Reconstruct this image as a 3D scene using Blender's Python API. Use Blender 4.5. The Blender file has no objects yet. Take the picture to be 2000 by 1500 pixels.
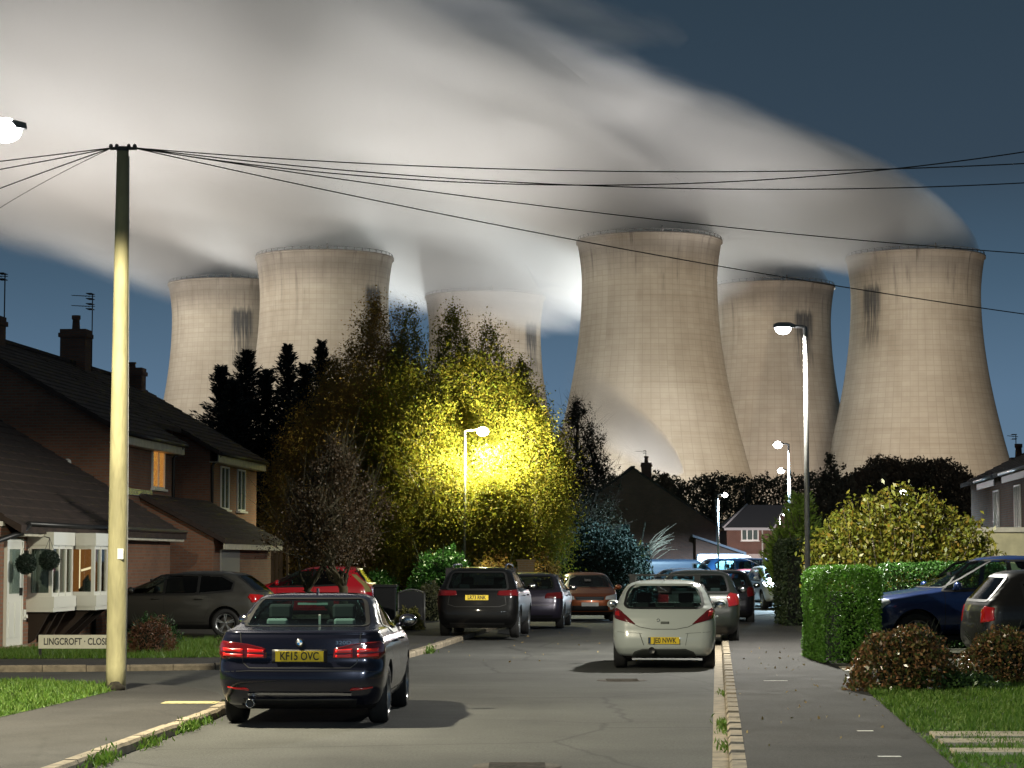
import bpy, bmesh, math, random
import numpy as np
from mathutils import Vector, Matrix, noise as mnoise
R = math.radians
scene = bpy.context.scene
COL = scene.collection
rng = np.random.default_rng(7)
random.seed(7)

# ---------------------------------------------------------------- camera
F = 4500.0                       # focal length in photo pixels (2000 wide)
CAMZ = 1.8
PITCH = math.atan(345.0 / F)
cam = bpy.data.cameras.new("camera")
cam.lens = 36.0 * F / 2000.0
cam.sensor_width = 36.0
cam.clip_start = 0.5
cam.clip_end = 6000.0
cam_ob = bpy.data.objects.new("camera", cam)
COL.objects.link(cam_ob)
cam_ob.location = (0, 0, CAMZ)
cam_ob.rotation_euler = (R(90) + PITCH, 0, 0)
scene.camera = cam_ob

# ---------------------------------------------------------------- night sky
world = bpy.data.worlds.new("World")
scene.world = world
world.use_nodes = True
wn, wl = world.node_tree.nodes, world.node_tree.links
bg = wn["Background"]
tc = wn.new("ShaderNodeTexCoord")
sep = wn.new("ShaderNodeSeparateXYZ")
ramp = wn.new("ShaderNodeValToRGB")
wl.new(tc.outputs["Generated"], sep.inputs[0])
wl.new(sep.outputs["Z"], ramp.inputs[0])
wl.new(ramp.outputs[0], bg.inputs[0])
cr = ramp.color_ramp
cr.elements[0].position = 0.0
cr.elements[0].color = (0.135, 0.215, 0.30, 1)
cr.elements[1].position = 1.0
cr.elements[1].color = (0.072, 0.074, 0.070, 1)
for p, c in ((0.07, (0.102, 0.176, 0.268)), (0.12, (0.060, 0.110, 0.168)), (0.17, (0.036, 0.060, 0.089)), (0.26, (0.026, 0.046, 0.068)), (0.42, (0.040, 0.048, 0.052))):
    e = cr.elements.new(p)
    e.color = (*c, 1)
bg.inputs[1].default_value = 1.0

scene.view_settings.view_transform = 'Standard'
scene.view_settings.look = 'None'
scene.view_settings.exposure = 0.0
scene.view_settings.gamma = 1.0
scene.cycles.use_denoising = True
scene.cycles.max_bounces = 6
scene.cycles.diffuse_bounces = 2
scene.cycles.glossy_bounces = 3
scene.cycles.transmission_bounces = 4
scene.cycles.transparent_max_bounces = 10
scene.cycles.volume_bounces = 1
scene.cycles.volume_step_rate = 0.5
scene.cycles.volume_max_steps = 128
scene.cycles.sample_clamp_indirect = 4.0
scene.cycles.caustics_reflective = False
scene.cycles.caustics_refractive = False


def lamp(name, kind, loc, power, color, target=None, spot=160, blend=0.5, radius=0.15, parent=None):
    l = bpy.data.lights.new(name, kind)
    l.energy = power
    l.color = color
    l.shadow_soft_size = radius
    if kind == 'SPOT':
        l.spot_size = R(spot)
        l.spot_blend = blend
    o = bpy.data.objects.new(name, l)
    COL.objects.link(o)
    o.location = loc
    if target is not None:
        o.rotation_euler = (Vector(target) - Vector(loc)).to_track_quat('-Z', 'Y').to_euler()
    if parent:
        o.parent = parent
    return o


# ---------------------------------------------------------------- photo pixel -> world helpers
def ray(px, py):
    u, v = (px - 1000.0) / F, (750.0 - py) / F
    c, s = math.cos(PITCH), math.sin(PITCH)
    fy = c - v * s
    return u / fy, (s + v * c) / fy


def P(px, py, d):                # point at forward distance d
    a, b = ray(px, py)
    return Vector((a * d, d, CAMZ + b * d))


def G(px, py, z=0.0):            # point on the horizontal level z
    a, b = ray(px, py)
    d = (z - CAMZ) / b
    return Vector((a * d, d, z))


def depth_for(py, z):
    return (z - CAMZ) / ray(1000, py)[1]


ROAD_S = 0.0885
ROAD_ANG = -math.atan(ROAD_S)    # rotation of things that stand square to the street


def XR(d): return 1.72 + ROAD_S * (d - 20)
def XL(d): return -3.80 + ROAD_S * (d - 20)


# ---------------------------------------------------------------- materials
MATS = {}


def nt(m):
    m.use_nodes = True
    return m.node_tree.nodes, m.node_tree.links


def mat(name, color, rough=0.6, metal=0.0, var=0.0, scale=20.0, bump=0.0, bscale=None, coat=0.0, spec=0.5, color2=None, detail=4.0, emit=None, estr=0.0, stretch=None):
    if name in MATS:
        return MATS[name]
    m = bpy.data.materials.new(name)
    n, l = nt(m)
    b = n["Principled BSDF"]
    b.inputs["Base Color"].default_value = (*color, 1)
    b.inputs["Roughness"].default_value = rough
    b.inputs["Metallic"].default_value = metal
    b.inputs["Coat Weight"].default_value = coat
    b.inputs["Coat Roughness"].default_value = 0.06
    b.inputs["Specular IOR Level"].default_value = spec
    if emit:
        b.inputs["Emission Color"].default_value = (*emit, 1)
        b.inputs["Emission Strength"].default_value = estr
    if var or bump or color2:
        t = n.new("ShaderNodeTexCoord")
        src = t.outputs["Object"]
        if stretch:
            mp = n.new("ShaderNodeMapping")
            mp.inputs["Scale"].default_value = stretch
            l.new(src, mp.inputs[0])
            src = mp.outputs[0]
        nz = n.new("ShaderNodeTexNoise")
        nz.inputs["Scale"].default_value = scale
        nz.inputs["Detail"].default_value = detail
        nz.inputs["Roughness"].default_value = 0.65
        l.new(src, nz.inputs["Vector"])
        if var or color2:
            mx = n.new("ShaderNodeValToRGB")
            c2 = color2 if color2 else tuple(min(1, c * (1 + var)) for c in color)
            c1 = color if color2 else tuple(c * (1 - var) for c in color)
            mx.color_ramp.elements[0].color = (*c1, 1)
            mx.color_ramp.elements[0].position = 0.36
            mx.color_ramp.elements[1].color = (*c2, 1)
            mx.color_ramp.elements[1].position = 0.64
            l.new(nz.outputs["Fac"], mx.inputs[0])
            l.new(mx.outputs[0], b.inputs["Base Color"])
        if bump:
            nb = n.new("ShaderNodeTexNoise")
            nb.inputs["Scale"].default_value = bscale or scale
            nb.inputs["Detail"].default_value = 3
            l.new(src, nb.inputs["Vector"])
            bp = n.new("ShaderNodeBump")
            bp.inputs["Strength"].default_value = bump
            bp.inputs["Distance"].default_value = 0.02
            l.new(nb.outputs["Fac"], bp.inputs["Height"])
            l.new(bp.outputs[0], b.inputs["Normal"])
    MATS[name] = m
    return m


def brick_mat(name, c1, c2, mortar, sx=1.0, bw=0.225, bh=0.075):
    if name in MATS:
        return MATS[name]
    m = bpy.data.materials.new(name)
    n, l = nt(m)
    b = n["Principled BSDF"]
    b.inputs["Roughness"].default_value = 0.9
    t = n.new("ShaderNodeTexCoord")
    s = n.new("ShaderNodeSeparateXYZ")
    l.new(t.outputs["Object"], s.inputs[0])
    a = n.new("ShaderNodeMath")
    a.operation = 'ADD'
    l.new(s.outputs[0], a.inputs[0])
    l.new(s.outputs[1], a.inputs[1])
    c = n.new("ShaderNodeCombineXYZ")
    l.new(a.outputs[0], c.inputs[0])
    l.new(s.outputs[2], c.inputs[1])
    br = n.new("ShaderNodeTexBrick")
    br.inputs["Color1"].default_value = (*c1, 1)
    br.inputs["Color2"].default_value = (*c2, 1)
    br.inputs["Mortar"].default_value = (*mortar, 1)
    br.inputs["Scale"].default_value = 1.0
    br.inputs["Mortar Size"].default_value = 0.012
    br.inputs["Brick Width"].default_value = bw
    br.inputs["Row Height"].default_value = bh
    l.new(c.outputs[0], br.inputs["Vector"])
    nz = n.new("ShaderNodeTexNoise")
    nz.inputs["Scale"].default_value = 0.9
    nz.inputs["Detail"].default_value = 6
    l.new(t.outputs["Object"], nz.inputs["Vector"])
    hs = n.new("ShaderNodeMix")
    hs.data_type = 'RGBA'
    hs.blend_type = 'MULTIPLY'
    hs.inputs[0].default_value = 0.6
    l.new(br.outputs["Color"], hs.inputs[6])
    l.new(nz.outputs["Fac"], hs.inputs[7])
    l.new(hs.outputs[2], b.inputs["Base Color"])
    bp = n.new("ShaderNodeBump")
    bp.inputs["Strength"].default_value = 0.5
    bp.inputs["Distance"].default_value = 0.01
    bp.invert = True
    l.new(br.outputs["Fac"], bp.inputs["Height"])
    l.new(bp.outputs[0], b.inputs["Normal"])
    MATS[name] = m
    return m


def glass_mat(name, tint=(0.5, 0.6, 0.58), rough=0.02):
    if name in MATS:
        return MATS[name]
    m = bpy.data.materials.new(name)
    n, l = nt(m)
    n.remove(n["Principled BSDF"])
    out = n["Material Output"]
    tr = n.new("ShaderNodeBsdfTransparent")
    tr.inputs[0].default_value = (*tint, 1)
    gl = n.new("ShaderNodeBsdfGlossy")
    gl.inputs["Roughness"].default_value = rough
    fr = n.new("ShaderNodeFresnel")
    ge = n.new("ShaderNodeNewGeometry")
    io = n.new("ShaderNodeMapRange")             # same reflectance from both sides of a thin pane
    io.inputs[3].default_value = 1.5
    io.inputs[4].default_value = 1 / 1.5
    l.new(ge.outputs["Backfacing"], io.inputs[0])
    l.new(io.outputs[0], fr.inputs[0])
    mx = n.new("ShaderNodeMixShader")
    l.new(fr.outputs[0], mx.inputs[0])
    l.new(tr.outputs[0], mx.inputs[1])
    l.new(gl.outputs[0], mx.inputs[2])
    l.new(mx.outputs[0], out.inputs["Surface"])
    MATS[name] = m
    return m


def emit_mat(name, color, strength):
    if name in MATS:
        return MATS[name]
    m = bpy.data.materials.new(name)
    n, l = nt(m)
    n.remove(n["Principled BSDF"])
    e = n.new("ShaderNodeEmission")
    e.inputs[0].default_value = (*color, 1)
    e.inputs[1].default_value = strength
    l.new(e.outputs[0], n["Material Output"].inputs["Surface"])
    MATS[name] = m
    return m


def leaf_mat(name, cols, rough=0.5, transl=0.35):
    """each leaf (mesh island) takes its own colour"""
    if name in MATS:
        return MATS[name]
    m = bpy.data.materials.new(name)
    n, l = nt(m)
    b = n["Principled BSDF"]
    b.inputs["Roughness"].default_value = rough
    g = n.new("ShaderNodeNewGeometry")
    rp = n.new("ShaderNodeValToRGB")
    el = rp.color_ramp.elements
    el[0].color = (*cols[0], 1)
    el[1].color = (*cols[-1], 1)
    for i, c in enumerate(cols[1:-1]):
        e = el.new((i + 1) / (len(cols) - 1))
        e.color = (*c, 1)
    l.new(g.outputs["Random Per Island"], rp.inputs[0])
    l.new(rp.outputs[0], b.inputs["Base Color"])
    tl = n.new("ShaderNodeBsdfTranslucent")
    l.new(rp.outputs[0], tl.inputs[0])
    mx = n.new("ShaderNodeMixShader")
    mx.inputs[0].default_value = transl
    l.new(b.outputs[0], mx.inputs[1])
    l.new(tl.outputs[0], mx.inputs[2])
    l.new(mx.outputs[0], n["Material Output"].inputs["Surface"])
    MATS[name] = m
    return m


# ---------------------------------------------------------------- object helpers
def tag(o, label=None, cat=None, group=None, kind=None):
    if label: o["label"] = label
    if cat: o["category"] = cat
    if group: o["group"] = group
    if kind: o["kind"] = kind
    return o


def thing(name, label, cat, loc=(0, 0, 0), rz=0.0, group=None, kind=None):
    o = bpy.data.objects.new(name, None)
    COL.objects.link(o)
    o.empty_display_size = 0.3
    o.location = loc
    o.rotation_euler = (0, 0, rz)
    return tag(o, label, cat, group, kind)


def copy_tree(o, parent=None):
    c = o.copy()
    COL.objects.link(c)
    c.parent = parent
    for ch in list(o.children):
        copy_tree(ch, c)
    return c


class MB:
    """collects shapes and links them as ONE mesh object"""
    def __init__(self):
        self.v, self.f, self.m, self.sm = [], [], [], []

    def add(self, vs, fs, mi=0, smooth=False):
        b = len(self.v)
        self.v += [tuple(p) for p in vs]
        for f in fs:
            self.f.append(tuple(i + b for i in f))
            self.m.append(mi)
            self.sm.append(smooth)
        return self

    def box(self, x0, x1, y0, y1, z0, z1, mi=0, M=None):
        vs = [(x, y, z) for z in (z0, z1) for y in (y0, y1) for x in (x0, x1)]
        if M is not None:
            vs = [M @ Vector(p) for p in vs]
        return self.add(vs, [(0, 2, 3, 1), (4, 5, 7, 6), (0, 1, 5, 4), (1, 3, 7, 5), (3, 2, 6, 7), (2, 0, 4, 6)], mi)

    def tube(self, pts, rads, n=8, mi=0, cap=True, smooth=True):
        pts = [Vector(p) for p in pts]
        if not hasattr(rads, "__len__"):
            rads = [rads] * len(pts)
        vs, fs = [], []
        ref = None
        for i, p in enumerate(pts):
            d = (pts[min(i + 1, len(pts) - 1)] - pts[max(i - 1, 0)])
            d = d.normalized() if d.length > 1e-9 else Vector((0, 0, 1))
            if ref is None:
                ref = Vector((1, 0, 0)) if abs(d.x) < 0.9 else Vector((0, 1, 0))
            a = d.cross(ref)
            if a.length < 1e-6:
                ref = Vector((0, 1, 0.3))
                a = d.cross(ref)
            a.normalize()
            b = d.cross(a)
            ref = -b if False else ref
            for k in range(n):
                t = 2 * math.pi * k / n
                vs.append(p + (a * math.cos(t) + b * math.sin(t)) * rads[i])
        for i in range(len(pts) - 1):
            for k in range(n):
                k2 = (k + 1) % n
                fs.append((i * n + k, i * n + k2, (i + 1) * n + k2, (i + 1) * n + k))
        self.add(vs, fs, mi, smooth)
        if cap:
            b0 = len(self.v) - len(vs)
            self.f.append(tuple(b0 + k for k in range(n))[::-1]); self.m.append(mi); self.sm.append(False)
            self.f.append(tuple(b0 + (len(pts) - 1) * n + k for k in range(n))); self.m.append(mi); self.sm.append(False)
        return self

    def lathe(self, prof, n=24, mi=0, M=None, smooth=True, cap=False):
        vs, fs = [], []
        for r, z in prof:
            for k in range(n):
                t = 2 * math.pi * k / n
                p = Vector((r * math.cos(t), r * math.sin(t), z))
                vs.append(M @ p if M is not None else p)
        m = len(prof)
        for i in range(m - 1):
            for k in range(n):
                k2 = (k + 1) % n
                fs.append((i * n + k, i * n + k2, (i + 1) * n + k2, (i + 1) * n + k))
        if cap:
            fs.append(tuple(range(n))[::-1])
            fs.append(tuple((m - 1) * n + k for k in range(n)))
        return self.add(vs, fs, mi, smooth)

    def prism(self, poly, t, mi=0, M=None):
        """poly: list of 3D points in a plane, t: extrusion vector"""
        t = Vector(t)
        n = len(poly)
        vs = [Vector(p) for p in poly] + [Vector(p) + t for p in poly]
        if M is not None:
            vs = [M @ p for p in vs]
        fs = [tuple(range(n))[::-1], tuple(range(n, 2 * n))] + [(i, (i + 1) % n, n + (i + 1) % n, n + i) for i in range(n)]
        return self.add(vs, fs, mi)

    def ellipsoid(self, c, r, nu=16, nv=10, mi=0, jitter=0.0):
        vs, fs = [], []
        for j in range(nv + 1):
            ph = math.pi * j / nv - math.pi / 2
            for k in range(nu):
                th = 2 * math.pi * k / nu
                q = Vector((math.cos(ph) * math.cos(th), math.cos(ph) * math.sin(th), math.sin(ph)))
                s = 1 + jitter * mnoise.noise(q * 2.3 + Vector(c))
                vs.append((c[0] + q.x * r[0] * s, c[1] + q.y * r[1] * s, c[2] + q.z * r[2] * s))
        for j in range(nv):
            for k in range(nu):
                k2 = (k + 1) % nu
                fs.append((j * nu + k, j * nu + k2, (j + 1) * nu + k2, (j + 1) * nu + k))
        return self.add(vs, fs, mi, True)

    def build(self, name, mats, parent=None, loc=None, recalc=True, bevel=0.0):
        me = bpy.data.meshes.new(name)
        me.from_pydata(self.v, [], self.f)
        if not isinstance(mats, (list, tuple)):
            mats = [mats]
        for m in mats:
            me.materials.append(m)
        me.polygons.foreach_set("material_index", self.m)
        me.polygons.foreach_set("use_smooth", self.sm)
        me.update()
        if recalc:
            bm = bmesh.new()
            bm.from_mesh(me)
            bmesh.ops.recalc_face_normals(bm, faces=bm.faces)
            bm.to_mesh(me)
            bm.free()
        o = bpy.data.objects.new(name, me)
        COL.objects.link(o)
        if parent is not None:
            o.parent = parent
        if loc is not None:
            o.location = loc
        if bevel:
            md = o.modifiers.new("bevel", 'BEVEL')
            md.width = bevel
            md.segments = 2
            md.limit_method = 'ANGLE'
        return o


def sheet(name, pts, z, m, zbot=None, label=None, cat=None, kind="structure"):
    """a flat sheet; with zbot a slab"""
    bm = bmesh.new()
    vs = [bm.verts.new((p[0], p[1], z)) for p in pts]
    f = bm.faces.new(vs)
    if f.calc_area() and f.normal.z < 0:
        f.normal_flip()
    f.normal_update()
    if f.normal.z < 0:
        f.normal_flip()
    if zbot is not None:
        r = bmesh.ops.extrude_face_region(bm, geom=[f])
        for v in [g for g in r['geom'] if isinstance(g, bmesh.types.BMVert)]:
            v.co.z = zbot
        bmesh.ops.recalc_face_normals(bm, faces=bm.faces)
    bmesh.ops.triangulate(bm, faces=[f for f in bm.faces if len(f.verts) > 4])
    me = bpy.data.meshes.new(name)
    bm.to_mesh(me)
    bm.free()
    me.materials.append(m)
    o = bpy.data.objects.new(name, me)
    COL.objects.link(o)
    return tag(o, label, cat, None, kind)


def np_mesh(name, V, Q, m, parent=None):
    """fast mesh of quads from numpy arrays"""
    me = bpy.data.meshes.new(name)
    me.vertices.add(len(V))
    me.vertices.foreach_set("co", V.astype(np.float32).ravel())
    k = Q.shape[1]
    me.loops.add(Q.size)
    me.loops.foreach_set("vertex_index", Q.astype(np.int32).ravel())
    me.polygons.add(len(Q))
    me.polygons.foreach_set("loop_start", np.arange(0, Q.size, k, dtype=np.int32))
    me.polygons.foreach_set("loop_total", np.full(len(Q), k, dtype=np.int32))
    me.update(calc_edges=True)
    me.materials.append(m)
    o = bpy.data.objects.new(name, me)
    COL.objects.link(o)
    if parent is not None:
        o.parent = parent
    return o


def unit(a): return a / np.maximum(np.linalg.norm(a, axis=1, keepdims=True), 1e-9)


def leaves(name, pts, size, m, parent=None, aspect=0.55, axis=None, axis_w=0.0, rg=None):
    """one rhombus leaf per point; axis biases the leaf's long direction"""
    g = rg or rng
    n = len(pts)
    a = unit(g.normal(size=(n, 3)))
    if axis is not None:
        a = unit(a * (1 - axis_w) + np.asarray(axis) * axis_w)
    b = unit(np.cross(a, g.normal(size=(n, 3))))
    nn = np.cross(a, b)
    s = (size * g.uniform(0.6, 1.35, n))[:, None]
    w = s * aspect
    bend = nn * s * 0.12
    V = np.stack([pts - a * s * 0.5, pts + b * w * 0.5 + bend, pts + a * s * 0.5, pts - b * w * 0.5 + bend], 1).reshape(-1, 3)
    Q = np.arange(4 * n).reshape(n, 4)
    return np_mesh(name, V, Q, m, parent)


def text_mesh(name, body, size, m, parent, M, extrude=0.004, align='CENTER', sx=1.0, bold=0.0):
    cu = bpy.data.curves.new(name, 'FONT')
    cu.body = body
    cu.size = size
    cu.extrude = extrude
    cu.align_x = align
    cu.align_y = 'CENTER'
    cu.offset = bold
    t = bpy.data.objects.new(name + "_tmp", cu)
    COL.objects.link(t)
    dg = bpy.context.evaluated_depsgraph_get()
    me = bpy.data.meshes.new_from_object(t.evaluated_get(dg))
    bpy.data.objects.remove(t)
    bpy.data.curves.remove(cu)
    me.transform(M @ Matrix.Diagonal((sx, 1, 1, 1)))
    me.materials.clear()
    me.materials.append(m)
    o = bpy.data.objects.new(name, me)
    COL.objects.link(o)
    o.parent = parent
    return o
# ---------------------------------------------------------------- power station floodlights (hidden behind the tree belt) and added fill beams
FLOOD = [
    # low beams on the tower shells
    ((-215, 690, 4), 440e3, (1.0, 0.86, 0.70), (-110, 880, 80), 100),
    ((-75, 690, 4), 370e3, (1.0, 0.90, 0.74), (-75, 870, 85), 100),
    ((98, 660, 4), 390e3, (1.0, 0.82, 0.62), (60, 800, 60), 100),
    ((165, 690, 4), 500e3, (1.0, 0.80, 0.60), (150, 840, 55), 100),
    ((0, 880, 4), 330e3, (1.0, 0.90, 0.84), (0, 985, 60), 120),
    ((105, 850, 4), 260e3, (1.0, 0.86, 0.76), (105, 950, 60), 120),
    # added distant fill beams that brighten the tower mouths and the steam leaving them
    ((-60, 480, 4), 1000e3, (1.0, 0.92, 0.80), (-60, 840, 130), 46),
    ((75, 480, 4), 1000e3, (1.0, 0.90, 0.76), (80, 830, 130), 46),
    # steep beams into the steam
    ((-330, 760, 4), 3800e3, (1.0, 0.91, 0.81), (-140, 880, 190), 75),
    ((-160, 640, 4), 4000e3, (1.0, 0.94, 0.87), (-125, 800, 230), 48),
    ((-15, 660, 4), 4600e3, (1.0, 0.96, 0.90), (-10, 790, 220), 46),
    ((100, 670, 4), 4300e3, (1.0, 0.96, 0.92), (85, 790, 210), 46),
    ((-25, 1130, 4), 2600e3, (0.95, 1.0, 0.98), (-30, 900, 170), 90),
    ((12, 690, 4), 600e3, (1.0, 0.97, 0.92), (40, 742, 18), 60),  # fill beam added to brighten the small vapour puff
    ((120, 1040, 4), 4200e3, (0.95, 1.0, 0.98), (100, 880, 160), 90),
]
for i, (p, w, c, t, a) in enumerate(FLOOD):
    lamp("flood_fill_beam", 'SPOT', p, w, c, t, spot=a, blend=0.9, radius=3.0)

# ---------------------------------------------------------------- cooling towers
def tower_mat():
    m = bpy.data.materials.new("tower_concrete")
    n, l = nt(m)
    b = n["Principled BSDF"]
    b.inputs["Roughness"].default_value = 0.9
    b.inputs["Specular IOR Level"].default_value = 0.15
    uv = n.new("ShaderNodeUVMap")
    def mth(op, a, bb=None, clamp=False):
        x = n.new("ShaderNodeMath"); x.operation = op; x.use_clamp = clamp
        for i, q in enumerate((a, bb)):
            if q is None: continue
            if isinstance(q, (int, float)): x.inputs[i].default_value = q
            else: l.new(q, x.inputs[i])
        return x.outputs[0]
    s = n.new("ShaderNodeSeparateXYZ"); l.new(uv.outputs[0], s.inputs[0])
    u, v = s.outputs[0], s.outputs[1]            # u metres round the throat, v height
    br = n.new("ShaderNodeTexBrick")
    br.offset = 0.0
    br.inputs["Scale"].default_value = 1.0
    br.inputs["Brick Width"].default_value = 2.6
    br.inputs["Row Height"].default_value = 1.9
    br.inputs["Mortar Size"].default_value = 0.13
    br.inputs["Mortar Smooth"].default_value = 0.6
    br.inputs["Color1"].default_value = (0.45, 0.415, 0.345, 1)
    br.inputs["Color2"].default_value = (0.42, 0.385, 0.32, 1)
    br.inputs["Mortar"].default_value = (0.365, 0.335, 0.28, 1)
    l.new(uv.outputs[0], br.inputs["Vector"])
    def noise(sx, sy, sc, det=4):
        mp = n.new("ShaderNodeMapping"); mp.inputs["Scale"].default_value = (sx, sy, 1)
        l.new(uv.outputs[0], mp.inputs[0])
        z = n.new("ShaderNodeTexNoise"); z.inputs["Scale"].default_value = sc; z.inputs["Detail"].default_value = det
        z.inputs["Roughness"].default_value = 0.65
        l.new(mp.outputs[0], z.inputs["Vector"])
        return z.outputs["Fac"]
    blot = noise(1, 1, 0.035, 6)
    strk = noise(1, 0.06, 0.45, 5)
    rows = noise(0.03, 1, 0.5, 3)
    def mixmul(col, fac, colr):
        x = n.new("ShaderNodeMix"); x.data_type = 'RGBA'; x.blend_type = 'MULTIPLY'
        if isinstance(fac, (int, float)): x.inputs[0].default_value = fac
        else: l.new(fac, x.inputs[0])
        l.new(col, x.inputs[6])
        if isinstance(colr, tuple): x.inputs[7].default_value = (*colr, 1)
        else: l.new(colr, x.inputs[7])
        return x.outputs[2]
    def mr(x, a, bb, c=0.0, d=1.0):
        q = n.new("ShaderNodeMapRange"); l.new(x, q.inputs[0])
        for i, k in enumerate((a, bb, c, d)): q.inputs[i + 1].default_value = k
        return q.outputs[0]
    col = br.outputs["Color"]
    col = mixmul(col, mr(blot, 0.40, 0.70, 0, 0.6), (0.62, 0.58, 0.54))
    col = mixmul(col, mr(noise(1, 0.10, 0.10, 5), 0.45, 0.7, 0, 0.45), (0.66, 0.62, 0.58))
    col = mixmul(col, mr(rows, 0.5, 0.75, 0, 0.35), (0.7, 0.66, 0.6))
    # thin dark runs from the rim downwards, longer below the rim band
    run = mth('MULTIPLY', mr(strk, 0.56, 0.68), mr(v, 84, 108))
    col = mixmul(col, mth('MULTIPLY', run, 0.75), (0.35, 0.34, 0.36))
    # rim band: grime, with the steam's shade painted into the concrete
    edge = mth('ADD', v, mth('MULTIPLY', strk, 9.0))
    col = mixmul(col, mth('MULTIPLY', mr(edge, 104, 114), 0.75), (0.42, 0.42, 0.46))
    # big stain with long drips (u about 0)
    au = mth('ABSOLUTE', u)
    side = mr(au, 5.0, 3.2)
    dn = noise(1, 0.035, 0.9, 4)
    cols_ = mr(dn, 0.43, 0.53)
    deep = mr(mth('SUBTRACT', v, mth('MULTIPLY', dn, 34.0)), 60.0, 66.0)
    topc = mr(mth('ADD', v, mth('MULTIPLY', dn, 9.0)), 108.0, 105.0)
    st = mth('MULTIPLY', mth('MULTIPLY', side, deep), mth('MULTIPLY', topc, mth('ADD', mth('MULTIPLY', cols_, 0.7), mth('MULTIPLY', mr(v, 90, 97), 0.8)), True), True)
    hasS = n.new("ShaderNodeAttribute"); hasS.attribute_type = 'OBJECT'; hasS.attribute_name = "stain"
    st = mth('MULTIPLY', st, hasS.outputs["Fac"], True)
    col = mixmul(col, mth('MULTIPLY', st, 0.95), (0.20, 0.23, 0.29))
    l.new(col, b.inputs["Base Color"])
    return m


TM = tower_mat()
TW_A, TW_ZT, TW_C, TW_H = 24.0, 100.0, 62.4, 114.0


def tower_r(z):
    r = TW_A * math.sqrt(1 + ((z - TW_ZT) / TW_C) ** 2)
    if z > 100:
        r += 0.9 * ((z - 100) / 14.0) ** 1.6
    return r


def make_tower(label, px, py_top, stain_px):
    d = depth_for(py_top, TW_H)
    x = ray(px, py_top)[0] * (d + 24)
    root = thing("cooling_tower", label, "cooling tower", (x, d + 24, 0), 0, "cooling towers of the power station")
    me = bpy.data.meshes.new("shell")
    N = 128
    zs = [0, 6] + [6 + (TW_H - 6) * k / 44 for k in range(1, 45)]
    prof = [(tower_r(z), z) for z in zs]
    prof += [(prof[-1][0] + 0.5, TW_H), (prof[-1][0] + 0.5, TW_H + 0.9), (prof[-1][0] - 0.7, TW_H + 0.9)]
    prof += [(tower_r(z) - 0.6, z) for z in zs[::-1] if z > 60]
    vs, fs, uv = [], [], []
    for r, z in prof:
        for k in range(N):
            t = 2 * math.pi * k / N
            vs.append((r * math.sin(t), -r * math.cos(t), z))
    for i in range(len(prof) - 1):
        for k in range(N):
            k2 = (k + 1) % N
            fs.append((i * N + k, i * N + k2, (i + 1) * N + k2, (i + 1) * N + k))
            for kk, ii in ((k, i), (k + 1, i), (k + 1, i + 1), (k, i + 1)):
                a = kk / N
                if k >= N // 2:
                    a -= 1.0
                uv.append((a * 2 * math.pi * TW_A, prof[ii][1]))
    me.from_pydata(vs, [], fs)
    ul = me.uv_layers.new(name="UVMap")
    ul.data.foreach_set("uv", np.array(uv, dtype=np.float32).ravel())
    me.polygons.foreach_set("use_smooth", [True] * len(fs))
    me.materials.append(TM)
    me.update()
    o = bpy.data.objects.new("shell", me)
    COL.objects.link(o)
    o.parent = root
    s = F / d
    o["stain"] = 0.0
    if stain_px is not None:
        o["stain"] = 1.0
        q = max(-0.98, min(0.98, (stain_px - px) / (s * 24.6)))
        o.rotation_euler = (0, 0, math.asin(q))
    else:
        o.rotation_euler = (0, 0, R(140))
    mb = MB()                                   # walkway handrail on the rim
    rr = tower_r(TW_H)
    for k in range(48):
        t = 2 * math.pi * k / 48
        mb.box(-0.12, 0.12, -0.12, 0.12, TW_H + 0.9, TW_H + 2.0, 0, Matrix.Translation((rr * math.cos(t), rr * math.sin(t), 0)))
    ring = [(rr * math.cos(2 * math.pi * k / 48), rr * math.sin(2 * math.pi * k / 48), TW_H + 2.0) for k in range(49)]
    mb.tube(ring, 0.1, 5)
    mb.build("handrail", mat("rail_steel", (0.12, 0.12, 0.12), 0.6), root)
    mb = MB()                                   # aviation mast
    mb.tube([(3, -rr, TW_H), (3, -rr, TW_H + 3.0)], 0.3, 6)
    mb.build("mast", MATS["rail_steel"], root)
    return root, d


TOWERS = [
    ("pale cooling tower farthest left, dark stain beside the tower overlapping it", 452, 547, 489),
    ("yellowish cooling tower second from left, rising above the dark conifers", 634, 492, 741),
    ("greyish cooling tower directly behind the top of the autumn birches", 947, 572, 1043),
    ("large unstained cooling tower nearest the viewer, tallest in the picture", 1268, 458, None),
    ("shadowy cooling tower behind the tall right-hand lamp, half hidden by two others", 1508, 552, 1560),
    ("broad cooling tower farthest right with a dark stain near its left edge", 1787, 491, 1682),
]
TW = [make_tower(*t) for t in TOWERS]


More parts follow.
